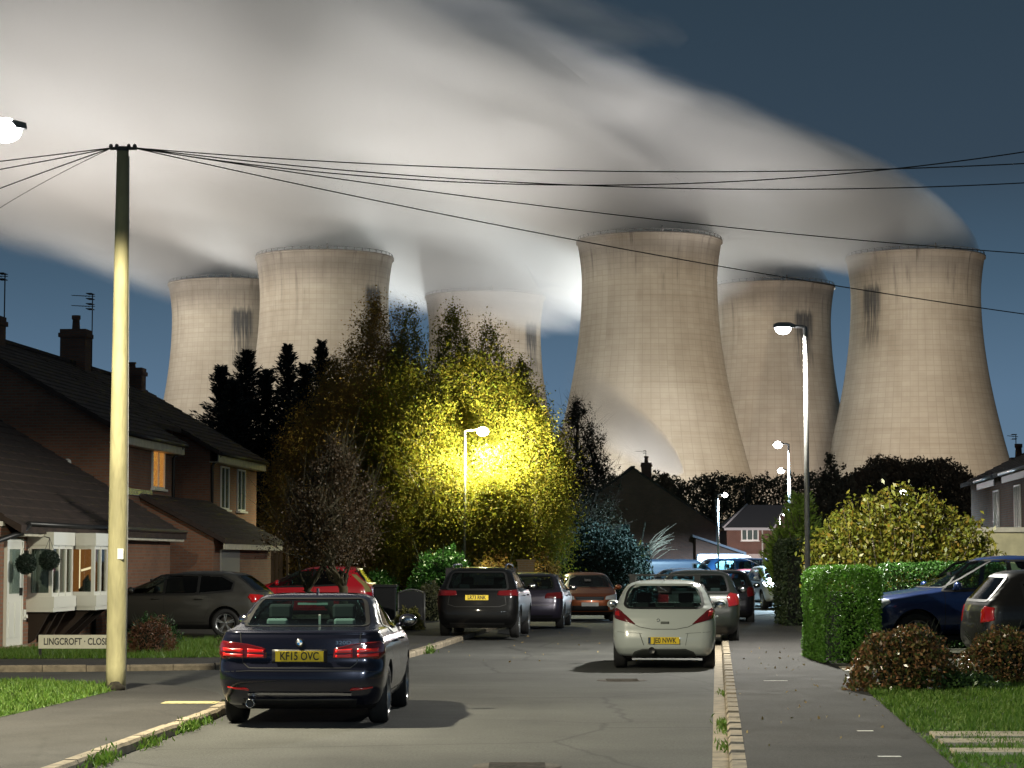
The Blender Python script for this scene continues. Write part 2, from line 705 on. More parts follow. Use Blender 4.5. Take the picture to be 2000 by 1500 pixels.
# ---------------------------------------------------------------- steam plumes (real volumes)
def plume(name, label, loc, rz, A=4.1, pw=0.63, zslope=0.3, zdrop=8.0, mouth=50.0, ry0=4.0, ryg=0.28, L=430.0, rho=0.10, seed=0.0, thin=45.0, nscale=1.0, amp0=0.25, amp1=0.95, soft=0.45, fade=0.8, color=(0.93, 0.93, 0.95)):
    m = bpy.data.materials.new("steam")
    n, l = nt(m)
    n.remove(n["Principled BSDF"])
    out = n["Material Output"]
    def val(q, sock):
        if isinstance(q, (int, float)): sock.default_value = q
        else: l.new(q, sock)
    def mth(op, a, b=None, c=None):
        x = n.new("ShaderNodeMath"); x.operation = op
        val(a, x.inputs[0])
        if b is not None: val(b, x.inputs[1])
        if c is not None: val(c, x.inputs[2])
        return x.outputs[0]
    t = n.new("ShaderNodeTexCoord")
    s = n.new("ShaderNodeSeparateXYZ"); l.new(t.outputs["Object"], s.inputs[0])
    x, y, z = s.outputs
    xc = mth('MAXIMUM', x, 0.05)
    zu = mth('MULTIPLY', mth('POWER', xc, pw), A)
    zl = mth('SUBTRACT', mth('MULTIPLY', mth('MAXIMUM', mth('SUBTRACT', xc, mouth), 0.0), zslope), mth('MULTIPLY', mth('MINIMUM', mth('DIVIDE', xc, mouth * 0.25), 1.0), zdrop))
    h = mth('SUBTRACT', zu, zl)
    w = mth('SUBTRACT', mth('DIVIDE', mth('MULTIPLY', mth('SUBTRACT', z, zl), 2.0), h), 1.0)
    ry = mth('ADD', mth('MULTIPLY', mth('POWER', xc, 0.45), ry0), mth('MULTIPLY', xc, ryg))
    yr = mth('DIVIDE', y, ry)
    rr = mth('ADD', mth('MULTIPLY', w, w), mth('MULTIPLY', yr, yr))
    cb = n.new("ShaderNodeCombineXYZ")
    k = nscale
    l.new(mth('ADD', mth('DIVIDE', x, 85.0 * k), seed), cb.inputs[0])
    l.new(mth('DIVIDE', y, 36.0 * k), cb.inputs[1])
    l.new(mth('DIVIDE', mth('SUBTRACT', z, mth('MULTIPLY', zu, 0.75)), 24.0 * k), cb.inputs[2])
    nz = n.new("ShaderNodeTexNoise")
    nz.inputs["Scale"].default_value = 1.0
    nz.inputs["Detail"].default_value = 4.0
    nz.inputs["Roughness"].default_value = 0.55
    l.new(cb.outputs[0], nz.inputs["Vector"])
    amp = mth('MINIMUM', mth('ADD', mth('DIVIDE', x, mouth * 3.4), amp0), amp1)
    f = mth('ADD', mth('SUBTRACT', 1.0, rr), mth('MULTIPLY', mth('SUBTRACT', nz.outputs["Fac"], 0.56), mth('MULTIPLY', amp, 2.0)))
    mr = n.new("ShaderNodeMapRange"); mr.interpolation_type = 'SMOOTHSTEP'
    l.new(f, mr.inputs[0])
    mr.inputs[1].default_value = 0.0
    mr.inputs[2].default_value = soft
    dens = mth('DIVIDE', mth('MULTIPLY', mr.outputs[0], rho), mth('ADD', mth('DIVIDE', xc, thin), 1.0))
    ef = n.new("ShaderNodeMapRange"); ef.interpolation_type = 'SMOOTHSTEP'
    l.new(x, ef.inputs[0])
    ef.inputs[1].default_value = L * 0.98
    ef.inputs[2].default_value = L * fade
    dens = mth('MULTIPLY', dens, ef.outputs[0])
    vs = n.new("ShaderNodeVolumeScatter")
    vs.inputs["Color"].default_value = (*color, 1)
    vs.inputs["Anisotropy"].default_value = 0.25
    l.new(dens, vs.inputs["Density"])
    l.new(vs.outputs[0], out.inputs["Volume"])
    # hull
    mb = MB()
    xs = [0.02, 1, 3, 7, 14, 25, 40, 60, 90, 130, 180, 240, 320, 430]
    xs = [q * mouth / 50.0 for q in xs]
    xs = [q for q in xs if q < L] + [L]
    n_ = 20
    vs_, fs_ = [], []
    for q in xs:
        zu_ = A * q ** pw
        zl_ = zslope * max(q - mouth, 0) - zdrop * min(q / (mouth * .25), 1)
        ry_ = ry0 * q ** 0.45 + ryg * q
        ex = 1.0 + 0.5 * min(amp0 + q / (mouth * 3.4), amp1) * 0.55
        for kx in range(n_):
            th = 2 * math.pi * kx / n_
            vs_.append((q, ry_ * ex * math.cos(th), (zu_ + zl_) / 2 + (zu_ - zl_) / 2 * ex * math.sin(th)))
    for i in range(len(xs) - 1):
        for kx in range(n_):
            k2 = (kx + 1) % n_
            fs_.append((i * n_ + kx, i * n_ + k2, (i + 1) * n_ + k2, (i + 1) * n_ + kx))
    fs_.append(tuple(range(n_))[::-1])
    fs_.append(tuple((len(xs) - 1) * n_ + kx for kx in range(n_)))
    mb.add(vs_, fs_)
    o = mb.build(name, m, None)
    o.location = loc
    o.rotation_euler = (0, 0, rz)
    tag(o, label, "steam")
    o["group"] = "steam plumes drifting off the power station"
    return o


WIND = R(180 + 10)
def top_of(i, dx=25.0):
    r, d = TW[i]
    return (r.location.x + dx * math.cos(R(10)), r.location.y + dx * math.sin(R(10)), TW_H)

plume("steam_plume", "steam pouring off the farthest left cooling tower towards the picture's left edge", top_of(0), WIND, L=300, seed=3.1, zslope=0.30, rho=0.15, amp1=1.3, soft=.9)
plume("steam_plume", "steam rising off the yellowish second tower from the left", top_of(1), WIND, L=330, seed=7.7, zslope=0.34, A=4.3, rho=0.10)
plume("steam_plume", "steam streaming off the grey tower behind the birches", top_of(2), WIND, L=400, seed=12.9, zslope=0.16, rho=0.12)
plume("steam_plume", "tall steam cloud leaving the nearest unstained tower", top_of(3), WIND, L=430, seed=21.3, A=4.4, zslope=0.30, rho=0.09)
plume("steam_plume", "low steam sinking behind the nearest tower from the shadowy tower", top_of(4), WIND, L=210, seed=30.2, A=3.6, zslope=-0.13, zdrop=12, rho=0.12, fade=0.45)
plume("steam_plume", "long steam plume curving up left from the farthest right tower", top_of(5), WIND, L=430, seed=41.6, A=6.2, pw=0.5, zslope=0.05, rho=0.12)
q_ = P(1345, 80, 865)
plume("steam_plume", "detached ragged steam wisp at the top above a dark gap in the cloud", tuple(q_), WIND, A=3.4, pw=0.52, zslope=-0.10, zdrop=5, mouth=14, ry0=5, L=190, rho=0.05, seed=53.9, thin=90, amp0=.9, amp1=1.3, soft=2.2, nscale=.6)
p = P(1335, 925, 742)
plume("steam_plume", "small white vapour puff in front of the nearest tower's base", tuple(p), R(180 + 10), A=4.6, pw=0.60, zslope=0.5, zdrop=2.0, mouth=9.0, ry0=2.4, ryg=0.2, L=40, rho=0.45, seed=5.5, thin=12.0, fade=0.08, nscale=0.25, amp0=0.1, amp1=0.4, soft=0.8)
# ---------------------------------------------------------------- ground, road, pavements
M_terrain = mat("dark_grass_ground", (0.03, 0.045, 0.015), 1.0, var=0.5, scale=0.6)
def tarmac(name, c, crack=.9, seed=0.0, speck=.5):
    m = bpy.data.materials.new(name)
    n, l = nt(m)
    b = n["Principled BSDF"]
    t = n.new("ShaderNodeTexCoord")
    mp = n.new("ShaderNodeMapping"); mp.inputs["Location"].default_value = (seed, seed * 2, 0)
    l.new(t.outputs["Object"], mp.inputs[0])
    def nz(sc, det, ro=.6):
        q = n.new("ShaderNodeTexNoise"); q.inputs["Scale"].default_value = sc; q.inputs["Detail"].default_value = det; q.inputs["Roughness"].default_value = ro
        l.new(mp.outputs[0], q.inputs["Vector"]); return q.outputs["Fac"]
    def mr(x, a, bb, c_, d_):
        q = n.new("ShaderNodeMapRange"); l.new(x, q.inputs[0])
        for i, k in enumerate((a, bb, c_, d_)): q.inputs[i + 1].default_value = k
        return q.outputs[0]
    def mul(a, bb):
        q = n.new("ShaderNodeMath"); q.operation = 'MULTIPLY'; l.new(a, q.inputs[0]); l.new(bb, q.inputs[1]); return q.outputs[0]
    f = mr(nz(.28, 5), .35, .65, .62, 1.3)                 # broad worn and patched areas
    f = mul(f, mr(nz(2.2, 6, .7), .35, .68, .82, 1.15))     # stains
    f = mul(f, mr(nz(38, 3, .8), .32, .7, 1 - speck, 1 + speck))     # stones
    v = n.new("ShaderNodeTexVoronoi"); v.feature = 'DISTANCE_TO_EDGE'; v.inputs["Scale"].default_value = .33
    wv = n.new("ShaderNodeMix"); wv.data_type = 'VECTOR'; wv.inputs[0].default_value = .22
    nv = n.new("ShaderNodeTexNoise"); nv.inputs["Scale"].default_value = 1.6; nv.inputs["Detail"].default_value = 5
    l.new(mp.outputs[0], nv.inputs["Vector"]); l.new(mp.outputs[0], wv.inputs[4]); l.new(nv.outputs["Color"], wv.inputs[5])
    l.new(wv.outputs[1], v.inputs["Vector"])
    f = mul(f, mr(v.outputs["Distance"], .002, .012, 1 - crack * .45, 1.0))     # cracks
    mx = n.new("ShaderNodeMix"); mx.data_type = 'RGBA'; mx.blend_type = 'MULTIPLY'; mx.inputs[0].default_value = 1.0
    mx.inputs[6].default_value = (*c, 1); l.new(f, mx.inputs[7]); l.new(mx.outputs[2], b.inputs["Base Color"])
    l.new(mr(nz(2.2, 6, .7), .35, .7, .84, .97), b.inputs["Roughness"])
    bp = n.new("ShaderNodeBump"); bp.inputs["Strength"].default_value = .7; bp.inputs["Distance"].default_value = .012
    l.new(nz(70, 3, .7), bp.inputs["Height"]); l.new(bp.outputs[0], b.inputs["Normal"])
    return m


M_asphalt = tarmac("asphalt", (0.060, 0.061, 0.058))
M_pave = tarmac("footway_asphalt", (0.036, 0.034, 0.033), .5, 7.0)
M_kerb = mat("kerb_concrete", (0.25, 0.21, 0.155), 0.9, var=0.3, scale=5, bump=0.4, bscale=40)
M_lawn = mat("lawn_soil", (0.035, 0.06, 0.012), 1.0, var=0.4, scale=6)
M_conc = mat("path_concrete", (0.36, 0.31, 0.22), 0.9, var=0.25, scale=4, bump=0.3)
sheet("ground", [(-3000, -60), (3000, -60), (3000, 4000), (-3000, 4000)], -0.02, M_terrain)

KL_NEAR = [(-4.75, 6), (-3.76, 19), (-3.52, 23.5), (-3.38, 26.5), (-3.42, 28.4), (-3.75, 30.2), (-4.55, 31.8), (-6.0, 33.0), (-8, 33.4), (-40, 33.8)]
KL_FAR = [(-40, 36.9), (-8.3, 37.5), (-4.9, 38.35), (-3.4, 39.3), (-2.45, 40.7), (-1.95, 42.6), (-1.42, 48.5), (-0.5, 60), (0.45, 70), (0.75, 76)]
KR = [(XR(6), 6), (XR(20), 20), (XR(38), 38), (XR(55), 55), (XR(72), 72)]


def smooth_line(pts, n=5):
    out = []
    for i in range(len(pts) - 1):
        p0 = Vector((*pts[max(i - 1, 0)], 0)); p1 = Vector((*pts[i], 0)); p2 = Vector((*pts[i + 1], 0)); p3 = Vector((*pts[min(i + 2, len(pts) - 1)], 0))
        L = (p2 - p1).length
        t1 = (p2 - p0).normalized() * L; t2 = (p3 - p1).normalized() * L
        for k in range(n):
            t = k / n
            q = p1 * (2 * t**3 - 3 * t**2 + 1) + t1 * (t**3 - 2 * t**2 + t) + p2 * (-2 * t**3 + 3 * t**2) + t2 * (t**3 - t**2)
            out.append((q.x, q.y))
    out.append(pts[-1])
    return out


def offset(pts, w):              # to the left of travel for w>0
    out = []
    for i in range(len(pts)):
        a = Vector(pts[max(i - 1, 0)]); b = Vector(pts[min(i + 1, len(pts) - 1)])
        d = (b - a).normalized()
        out.append((pts[i][0] - d.y * w, pts[i][1] + d.x * w))
    return out


kln, klf = smooth_line(KL_NEAR), smooth_line(KL_FAR)
road_pts = kln + klf + [(-4, 86), (-40, 92), (-40, 122), (60, 128), (60, 104), (16, 92), (XR(76) + 1.5, 77), (XR(72) + .15, 72)] + [(x + 0.15, y) for x, y in KR[::-1][1:]]
sheet("road", road_pts, 0.0, M_asphalt)


def kerb(pts, w0, w1, label=None, chop=0.92):
    """row of kerb stones along a line between two offsets, with joints"""
    a, b = offset(pts, w0), offset(pts, w1)
    mb = MB()
    n = len(pts)
    g = random.Random(3)
    for i in range(n - 1):
        L = (Vector(pts[i + 1]) - Vector(pts[i])).length
        k = max(1, round(L / chop))
        if L > 14 and abs(pts[i][0]) > 15:
            k = 1
        for j in range(k):
            t0, t1 = j / k, (j + 1) / k - 0.012 / max(L / k, 0.05)
            q = [Vector(a[i]).lerp(Vector(a[i + 1]), t0), Vector(a[i]).lerp(Vector(a[i + 1]), t1), Vector(b[i]).lerp(Vector(b[i + 1]), t1), Vector(b[i]).lerp(Vector(b[i + 1]), t0)]
            h = 0.104 + g.uniform(-0.006, 0.006)
            inset = 0.02
            mid = [q[0].lerp(q[3], inset / 0.13), q[1].lerp(q[2], inset / 0.13)]
            vs = [(*q[0], -0.01), (*q[1], -0.01), (*q[1], h - 0.03), (*q[0], h - 0.03), (*mid[0], h), (*mid[1], h), (*q[2], h), (*q[3], h), (*q[2], -0.01), (*q[3], -0.01)]
            mb.add(vs, [(0, 1, 2, 3), (3, 2, 5, 4), (4, 5, 6, 7), (7, 6, 8, 9), (0, 3, 4, 7, 9), (1, 8, 6, 5, 2)])
    o = mb.build("kerb", M_kerb)
    return tag(o, kind="structure")


kerb([q for q in kln if q[1] < 28.2], 0.0, 0.13)
kerb(klf, 0.0, 0.13)
krs = [(x + 0.15, y) for x, y in KR]
kerb(krs, 0.0, -0.14)
# channel blocks beside the right kerb
mb = MB()
d = 7.0
while d < 72:
    mb.prism([(XR(d), d, 0.006), (XR(d) + 0.148, d, 0.006), (XR(d + .9) + 0.148, d + 0.89, 0.006), (XR(d + .9), d + 0.89, 0.006)], (0, 0, -0.03))
    d += 0.9
tag(mb.build("gutter", M_kerb), kind="structure")
sheet("pavement", offset(kln, 0.13) + [(-40, 6)], 0.1, M_pave, -0.05)
sheet("pavement", offset(klf, 0.13) + [q for q in offset(klf, 2.2)[::-1]], 0.1, M_pave, -0.05)
pr_in = [(x + 0.29, y) for x, y in KR]
pr_out = [(x + 2.0, y) for x, y in KR]
sheet("pavement", pr_in + pr_out[::-1], 0.1, M_pave, -0.05)
M_yard = mat("garden_soil", (0.035, 0.036, 0.022), 1.0, var=0.5, scale=1.5)
gl = [q for q in offset(klf, 2.203)]
sheet("garden", gl + [(-2, 84), (-60, 84), (-60, 39.2)], 0.1, M_yard, -0.05)
sheet("garden", [(x + 2.003, y) for x, y in KR] + [(40, 72), (40, 6)], 0.1, M_yard, -0.05)
# driveway the saloon-side cars stand on
DRV = [(-12.5, 49.8), (-3.9, 49.8), (-3.2, 70.5), (-8.6, 70.5)]
sheet("driveway", DRV, 0.104, mat("driveway_asphalt", (0.05, 0.048, 0.046), 0.9, var=0.2, scale=1))

# lawns with real blades
def inside(pts, poly):
    x, y = pts[:, 0], pts[:, 1]
    r = np.zeros(len(pts), bool)
    j = len(poly) - 1
    for i in range(len(poly)):
        xi, yi = poly[i]; xj, yj = poly[j]
        c = ((yi > y) != (yj > y)) & (x < (xj - xi) * (y - yi) / (yj - yi + 1e-12) + xi)
        r ^= c
        j = i
    return r


def grass(name, poly, n, h, m, z=0.104, clump=0.0):
    P_ = np.array(poly)
    lo, hi = P_.min(0), P_.max(0)
    q = rng.uniform(lo, hi, (int(n * 2.2), 2))
    q = q[inside(q, poly)][:n]
    k = len(q)
    hh = h * rng.uniform(0.5, 1.3, k)
    if clump:
        hh *= np.array([0.55 + clump * max(0, mnoise.noise((a * 1.7, b * 1.7, 3.3)) + 0.35) for a, b in q])
    an = rng.uniform(0, 2 * math.pi, k)
    w = 0.007 + 0.006 * rng.random(k)
    lean = rng.normal(0, 0.45, (k, 2)) * hh[:, None]
    b = np.stack([q[:, 0], q[:, 1], np.full(k, z)], 1)
    dx = np.stack([np.cos(an) * w, np.sin(an) * w, np.zeros(k)], 1)
    tip = b + np.stack([lean[:, 0], lean[:, 1], hh], 1)
    V = np.stack([b - dx, b + dx, tip], 1).reshape(-1, 3)
    o = np_mesh(name, V, np.arange(3 * k).reshape(k, 3), m)
    return tag(o, kind="stuff", cat="grass")


M_blade = leaf_mat("grass_blade", [(0.06, 0.14, 0.012), (0.10, 0.20, 0.02), (0.14, 0.21, 0.035)], 0.6, 0.3)
LAWN_L = [(-6.0, 16), (-5.62, 24.5), (-5.35, 28), (-5.2, 30.4), (-5.45, 31.6), (-6.2, 32.5), (-7.5, 32.95), (-14, 33.2), (-14, 16)]
sheet("lawn", LAWN_L, 0.104, M_lawn)
tag(grass("grass", [p for p in LAWN_L if p[0] > -9] + [(-9, 33), (-9, 20)], 42000, 0.065, M_blade, clump=0.9), "short green lawn grass around the foot of the pale pole")
LAWN_F = [(-12, 39.9), (-6.8, 40.3), (-4.6, 41.0), (-3.9, 42.5), (-3.75, 47), (-3.6, 49.6), (-8.4, 49.6), (-8.8, 44.6), (-12, 43.2)]
sheet("lawn", LAWN_F, 0.104, M_lawn)
tag(grass("grass", LAWN_F, 26000, 0.11, M_blade, clump=1.0), "rough grass strip in front of the bungalow with the bay windows")
LAWN_R = [(XR(22.9) + 2.0, 22.9), (XR(26) + 2.0, 26), (XR(31.6) + 2.0, 31.6), (9.5, 34.0), (11, 22.9)]
sheet("lawn", LAWN_R, 0.104, M_lawn)
tag(grass("grass", LAWN_R, 40000, 0.075, M_blade, clump=0.7), "short green lawn grass right of the footway beside the brown bushes")
STRIP = [(XR(17.5) + 2.0, 17.5), (XR(22.8) + 2.0, 22.7), (10, 22.7), (10, 17.5)]
sheet("lawn", STRIP, 0.103, M_lawn)
tag(grass("grass", STRIP, 16000, 0.06, M_blade, clump=0.9), "thin grass growing between the concrete driveway strips")
for k, (a, b) in enumerate(((22.15, 22.75), (21.35, 21.85), (20.3, 20.75))):
    sheet("driveway_strip", [(XR(a) + 2.12, a), (XR(b) + 2.12, b), (11, b), (11, a)], 0.135, M_conc, 0.05)
sheet("garden_path", [(XR(36.0) + 2.0, 36.0), (XR(37.2) + 2.0, 37.2), (6.9, 37.2), (6.9, 36.0)], 0.112, M_conc, 0.05)
# tufts of weed along the kerbs
tuft = []
for (x, y, n, s_) in ((-3.62, 20.6, 260, .10), (-3.5, 22.6, 160, .07), (-3.42, 24.6, 260, .09), (-3.4, 25.6, 120, .06), (XR(25.1) + .14, 25.1, 130, .055), (XR(22.2) + .14, 22.2, 60, .035), (XR(31) + .14, 31, 40, .03), (XR(24.3) + .14, 24.3, 40, .03), (-1.6, 45.2, 200, .1)):
    c = np.stack([rng.normal(x, 0.05, n), rng.normal(y, 0.28, n), 0.02 + np.abs(rng.normal(0, s_ * .5, n))], 1)
    tuft.append(c)
tag(leaves("kerb_weeds", np.concatenate(tuft), 0.07, M_blade, axis=(0, 0, 1), axis_w=0.6, aspect=0.25), "green weeds growing out of the kerb joints", "weeds", kind="stuff")
# litter of fallen leaves
q = np.concatenate([np.stack([rng.uniform(-3.4, 2, 50), rng.uniform(40, 60, 50), np.full(50, 0.01)], 1),
                    np.stack([XR(rng_y := rng.uniform(21, 45, 60)) + rng.uniform(0.3, 1.95, 60), rng_y, np.full(60, 0.112)], 1)])
tag(leaves("fallen_leaves", q, 0.05, leaf_mat("dry_leaf", [(0.25, 0.16, 0.05), (0.35, 0.28, 0.12)], 0.7, 0.0)), "scattered fallen leaves on the road and right footway", "leaves", kind="stuff")
M_white = mat("road_paint", (0.7, 0.7, 0.66), 0.8, var=0.2, scale=30)
for px, py, w in ((1515, 1330, .34), (1690, 1428, .16), (1737, 1478, .2)):
    c = G(px, py, 0.1)
    sheet("paint_mark", [(c.x - w / 2, c.y - .05), (c.x + w / 2, c.y - .05), (c.x + w / 2, c.y + .05), (c.x - w / 2, c.y + .05)], 0.104, M_white)
c = G(372, 1373, 0.1)
mb = MB(); mb.box(-.29, .29, -.14, .14, 0, 0.012); mb.box(-.33, .33, -.18, .18, 0, 0.006)
tag(mb.build("inspection_cover", mat("yellow_cover", (0.42, 0.38, 0.2), 0.7, var=0.2, scale=12), None, (c.x, c.y, 0.102), bevel=.004), "flat yellow rectangular cover in the footway right of the pale pole", "cover")
c = G(1010, 1497)
for (cx, cy, rad, lab) in ((c.x, c.y, .33, "round iron manhole cover in the road at the bottom edge"), (*G(1215, 1329)[:2], .32, "worn iron manhole cover in the road before the white car")):
    mb = MB(); mb.lathe([(0, .008), (rad, .008), (rad + .01, 0.004), (rad + .06, .006), (rad + .07, -.01)], 40)
    for k in range(9):
        mb.box(-rad * .75, rad * .75, -rad * .8 + k * rad * .2 - .012, -rad * .8 + k * rad * .2 + .012, .008, .013)
    tag(mb.build("manhole_cover", mat("cast_iron", (0.06, 0.05, 0.04), 0.95, var=0.4, scale=12), None, (cx, cy, 0.001)), lab, "manhole cover", "manhole covers in the road")

# ---------------------------------------------------------------- street lamps
M_steel = mat("galvanised_steel", (0.17, 0.17, 0.165), 0.5, 0.4, var=0.12, scale=8)
M_head = mat("lamp_housing", (0.18, 0.18, 0.18), 0.5, 0.3)


def street_lamp(label, x, y, z0, H, arm, power, color, lens_col=(1, 1, 1), estr=14.0, r=1.0, spot=166, lens=1.0, tgt=(0, 0)):
    t = thing("street_lamp", label, "street lamp", (x, y, z0), 0, "street lamps")
    mb = MB(); mb.lathe([(.085, -.05), (.085, 1.0), (.078, 1.03), (.055, 1.08)], 20); mb.box(-.03, .03, -.088, -.05, .35, .8)
    mb.build("base", mat("lamp_base_steel", (0.26, 0.26, 0.25), 0.5, 0.4, var=0.15, scale=6), t)
    mb = MB(); mb.tube([(0, 0, 1.0), (0, 0, 3.5), (0, 0, H - .12)], [.055 * r, .048 * r, .04 * r], 16)
    mb.build("column", M_steel, t)
    s = 1 if arm > 0 else -1
    mb = MB(); mb.tube([(0, 0, H - .16), (0, 0, H), (s * .06, 0, H + .02), (arm * .45, 0, H + .03)], [.045, .045, .035, .03], 10)
    mb.build("arm", M_head, t)
    mb = MB()
    x0, x1 = sorted((arm * .4, arm * 1.0 + s * .12))
    n = 14
    for (zz, k) in ((0, 0),):
        ring0 = [((x0 + x1) / 2 + (x1 - x0) / 2 * math.cos(2 * math.pi * i / n), .13 * math.sin(2 * math.pi * i / n), H + .0) for i in range(n)]
        ring1 = [((x0 + x1) / 2 + (x1 - x0) / 2 * .96 * math.cos(2 * math.pi * i / n), .12 * math.sin(2 * math.pi * i / n), H + .07) for i in range(n)]
        ring2 = [((x0 + x1) / 2 + (x1 - x0) / 2 * .6 * math.cos(2 * math.pi * i / n), .07 * math.sin(2 * math.pi * i / n), H + .10) for i in range(n)]
        mb.add(ring0 + ring1 + ring2, [tuple(range(n))] + [(i, (i + 1) % n, n + (i + 1) % n, n + i) for i in range(n)] + [(n + i, n + (i + 1) % n, 2 * n + (i + 1) % n, 2 * n + i) for i in range(n)] + [tuple(range(2 * n, 3 * n))], smooth=False)
    hd = mb.build("lamp_head", M_head, t)
    cx = arm * .86
    mb = MB()
    mb.ellipsoid((cx, 0, H - .015), (.17 * lens, .14 * lens, .13 * lens), 20, 12)
    mb.build("lens", emit_mat("lens_%s" % "_".join("%d" % (c * 100) for c in lens_col), lens_col, estr), hd)
    lamp("lamp_light", 'SPOT', (cx, 0, H - .2), power, color, (cx + tgt[0], tgt[1], 0), spot, 0.35 if spot < 175 else 0.12, 0.12, t)
    return t


WHITE = (0.86, 0.94, 1.0)
hl = P(14, 252, 25.0)
street_lamp("bright white street lamp at the upper left edge above the lawn", hl.x - .75, hl.y, 0.1, hl.z - .1, .85, 7400, (1.0, 0.91, 0.66), estr=30, lens=1.05, spot=178)
b2 = G(1579, 1270, 0.1)
hz = P(1572, 640, b2.y).z
street_lamp("tallest-looking white street lamp with grey column on the right footway", b2.x, b2.y, 0.1, hz - .1, -.5, 6200, (1.0, 0.97, 0.86), spot=177, estr=30, lens=.9)
def lamp_at(label, px, py, d, arm, power, color, **k):
    q = P(px, py, d)
    return street_lamp(label, q.x, d, 0.05, q.z - .05, arm, power, color, **k)
lamp_at("smaller white street lamp just left of the tall right-hand lamp", 1540, 868, 93, -.5, 16000, (0.55, 0.82, 1.0), estr=30, lens=1.1)
lamp_at("faint distant street lamp directly below the smaller white lamp's head", 1543, 919, 120, -.55, 1500, WHITE, estr=20, lens=1.1)
lamp_at("distant street lamp with yellowish column before the dark gabled house", 1402, 966, 128, .45, 24000, (0.50, 0.74, 1.0), estr=20)
lamp_at("slim distant street lamp beside the yellow-lit bush at the dark house", 1220, 957, 150, .55, 5000, (1, 0.93, 0.7), estr=20)
lamp_at("tiny street lamp in front of the far brick house", 1522, 1004, 150, .45, 9000, (1.0, 0.9, 0.85), estr=12)
lamp_at("far lamp glinting over the top of the yellow shrub", 1772, 961, 157, -.3, 800, WHITE, estr=30, lens=1.4)
sl = lamp_at("street lamp swallowed by the yellow autumn birches, glaring through leaves", 908, 842, 80, .72, 5000, (1.0, 0.97, 0.60), lens_col=(1.0, 1.0, 0.62), estr=40, lens=1.25)
lh = P(945, 842, 80)
lamp("lamp_light", 'SPOT', (.95, -.8, lh.z - .3), 5600, (1.0, 0.95, 0.48), (.9, 2, lh.z + .3), 158, .25, .12, sl)
q_ = P(1522, 1010, 150)
lamp("lamp_light", 'POINT', (q_.x, 151.0, q_.z - .4), 14000, (1.0, 0.86, 0.82), radius=.1)
street_lamp("street lamp on the right footway behind the viewer", 4.6, 5.0, 0.1, 6.3, -.8, 6500, (0.82, 0.95, 1.0), estr=20, spot=170)

# ---------------------------------------------------------------- telegraph pole and cables
c = G(226, 1347, 0.1)
POLE_H = P(235, 290, c.y).z - 0.1
M_pole = mat("pole_paint", (0.31, 0.285, 0.16), 0.75, var=0.30, scale=2.2, bump=0.5, bscale=25, stretch=(1, 1, 0.25))
pole = thing("utility_pole", "tall pale round pole standing at the lawn corner with cables on top", "pole", (c.x, c.y, 0.1))
mb = MB(); mb.lathe([(.132, -.1), (.131, .3), (.122, 2.5), (.105, 4.6), (.09, 6.2), (.078, POLE_H)], 32, cap=True)
mb.build("shaft", M_pole, pole)
mb = MB(); mb.lathe([(.0, POLE_H + .03), (.08, POLE_H + .02), (.083, POLE_H - .04)], 20)
mb.tube([(-.17, 0, POLE_H + .0), (.19, 0, POLE_H + .0)], .022, 8)
for q in (-.16, -.08, .08, .16):
    mb.lathe([(.02, 0), (.03, .02), (.02, .05), (.0, .06)], 10, 0, Matrix.Translation((q, 0, POLE_H + .005)))
mb.build("crossarm", mat("pole_iron", (0.05, 0.05, 0.05), 0.6), pole)
mb = MB(); mb.box(.02, .10, -.128, -.118, 1.72, 1.86); mb.build("number_tag", mat("tag_white", (.6, .6, .55), .5), pole)
mb = MB(); mb.tube([(.125, .03, 0), (.118, .03, 2.5), (.10, .03, 4.6), (.076, .03, POLE_H - .1)], .012, 6); mb.build("riser_cable", mat("grey_conduit", (.5, .5, .48), .5), pole)
mb = MB(); mb.ellipsoid((.02, -.17, .03), (.12, .07, .08), 10, 7, 0, .5)
mb.build("foot_clod", mat("dark_soil", (0.02, 0.017, 0.012), 1.0, var=.4, scale=20), pole)
M_cable = mat("cable_rubber", (0.015, 0.015, 0.016), 0.6)
ptop = Vector((c.x, c.y, 0.1 + POLE_H))


def cable(label, mid, end, d_end, rad=0.0085, sx=.14):
    """sagging cable from the pole top through a point to an anchor"""
    a = ptop + Vector((sx, 0, 0.01))
    e = P(end[0], end[1], d_end)
    # parameter of the mid pixel: find t where projected x matches
    best = None
    for k in range(1, 200):
        t = k / 200
        q = a.lerp(e, t)
        s_ = ray(mid[0], mid[1])
        if best is None or abs(q.x / q.y - s_[0]) < best[0]:
            best = (abs(q.x / q.y - s_[0]), t)
    t = best[1]
    q = a.lerp(e, t)
    zt = CAMZ + ray(mid[0], mid[1])[1] * q.y
    sag = (q.z - zt) / (4 * t * (1 - t))
    pts = []
    for k in range(33):
        t = k / 32
        p = a.lerp(e, t)
        p.z -= 4 * sag * t * (1 - t)
        pts.append(p)
    mb = MB(); mb.tube(pts, rad, 5)
    tag(mb.build("overhead_cable", M_cable), label, "cable", "overhead cables fixed to the pale pole")


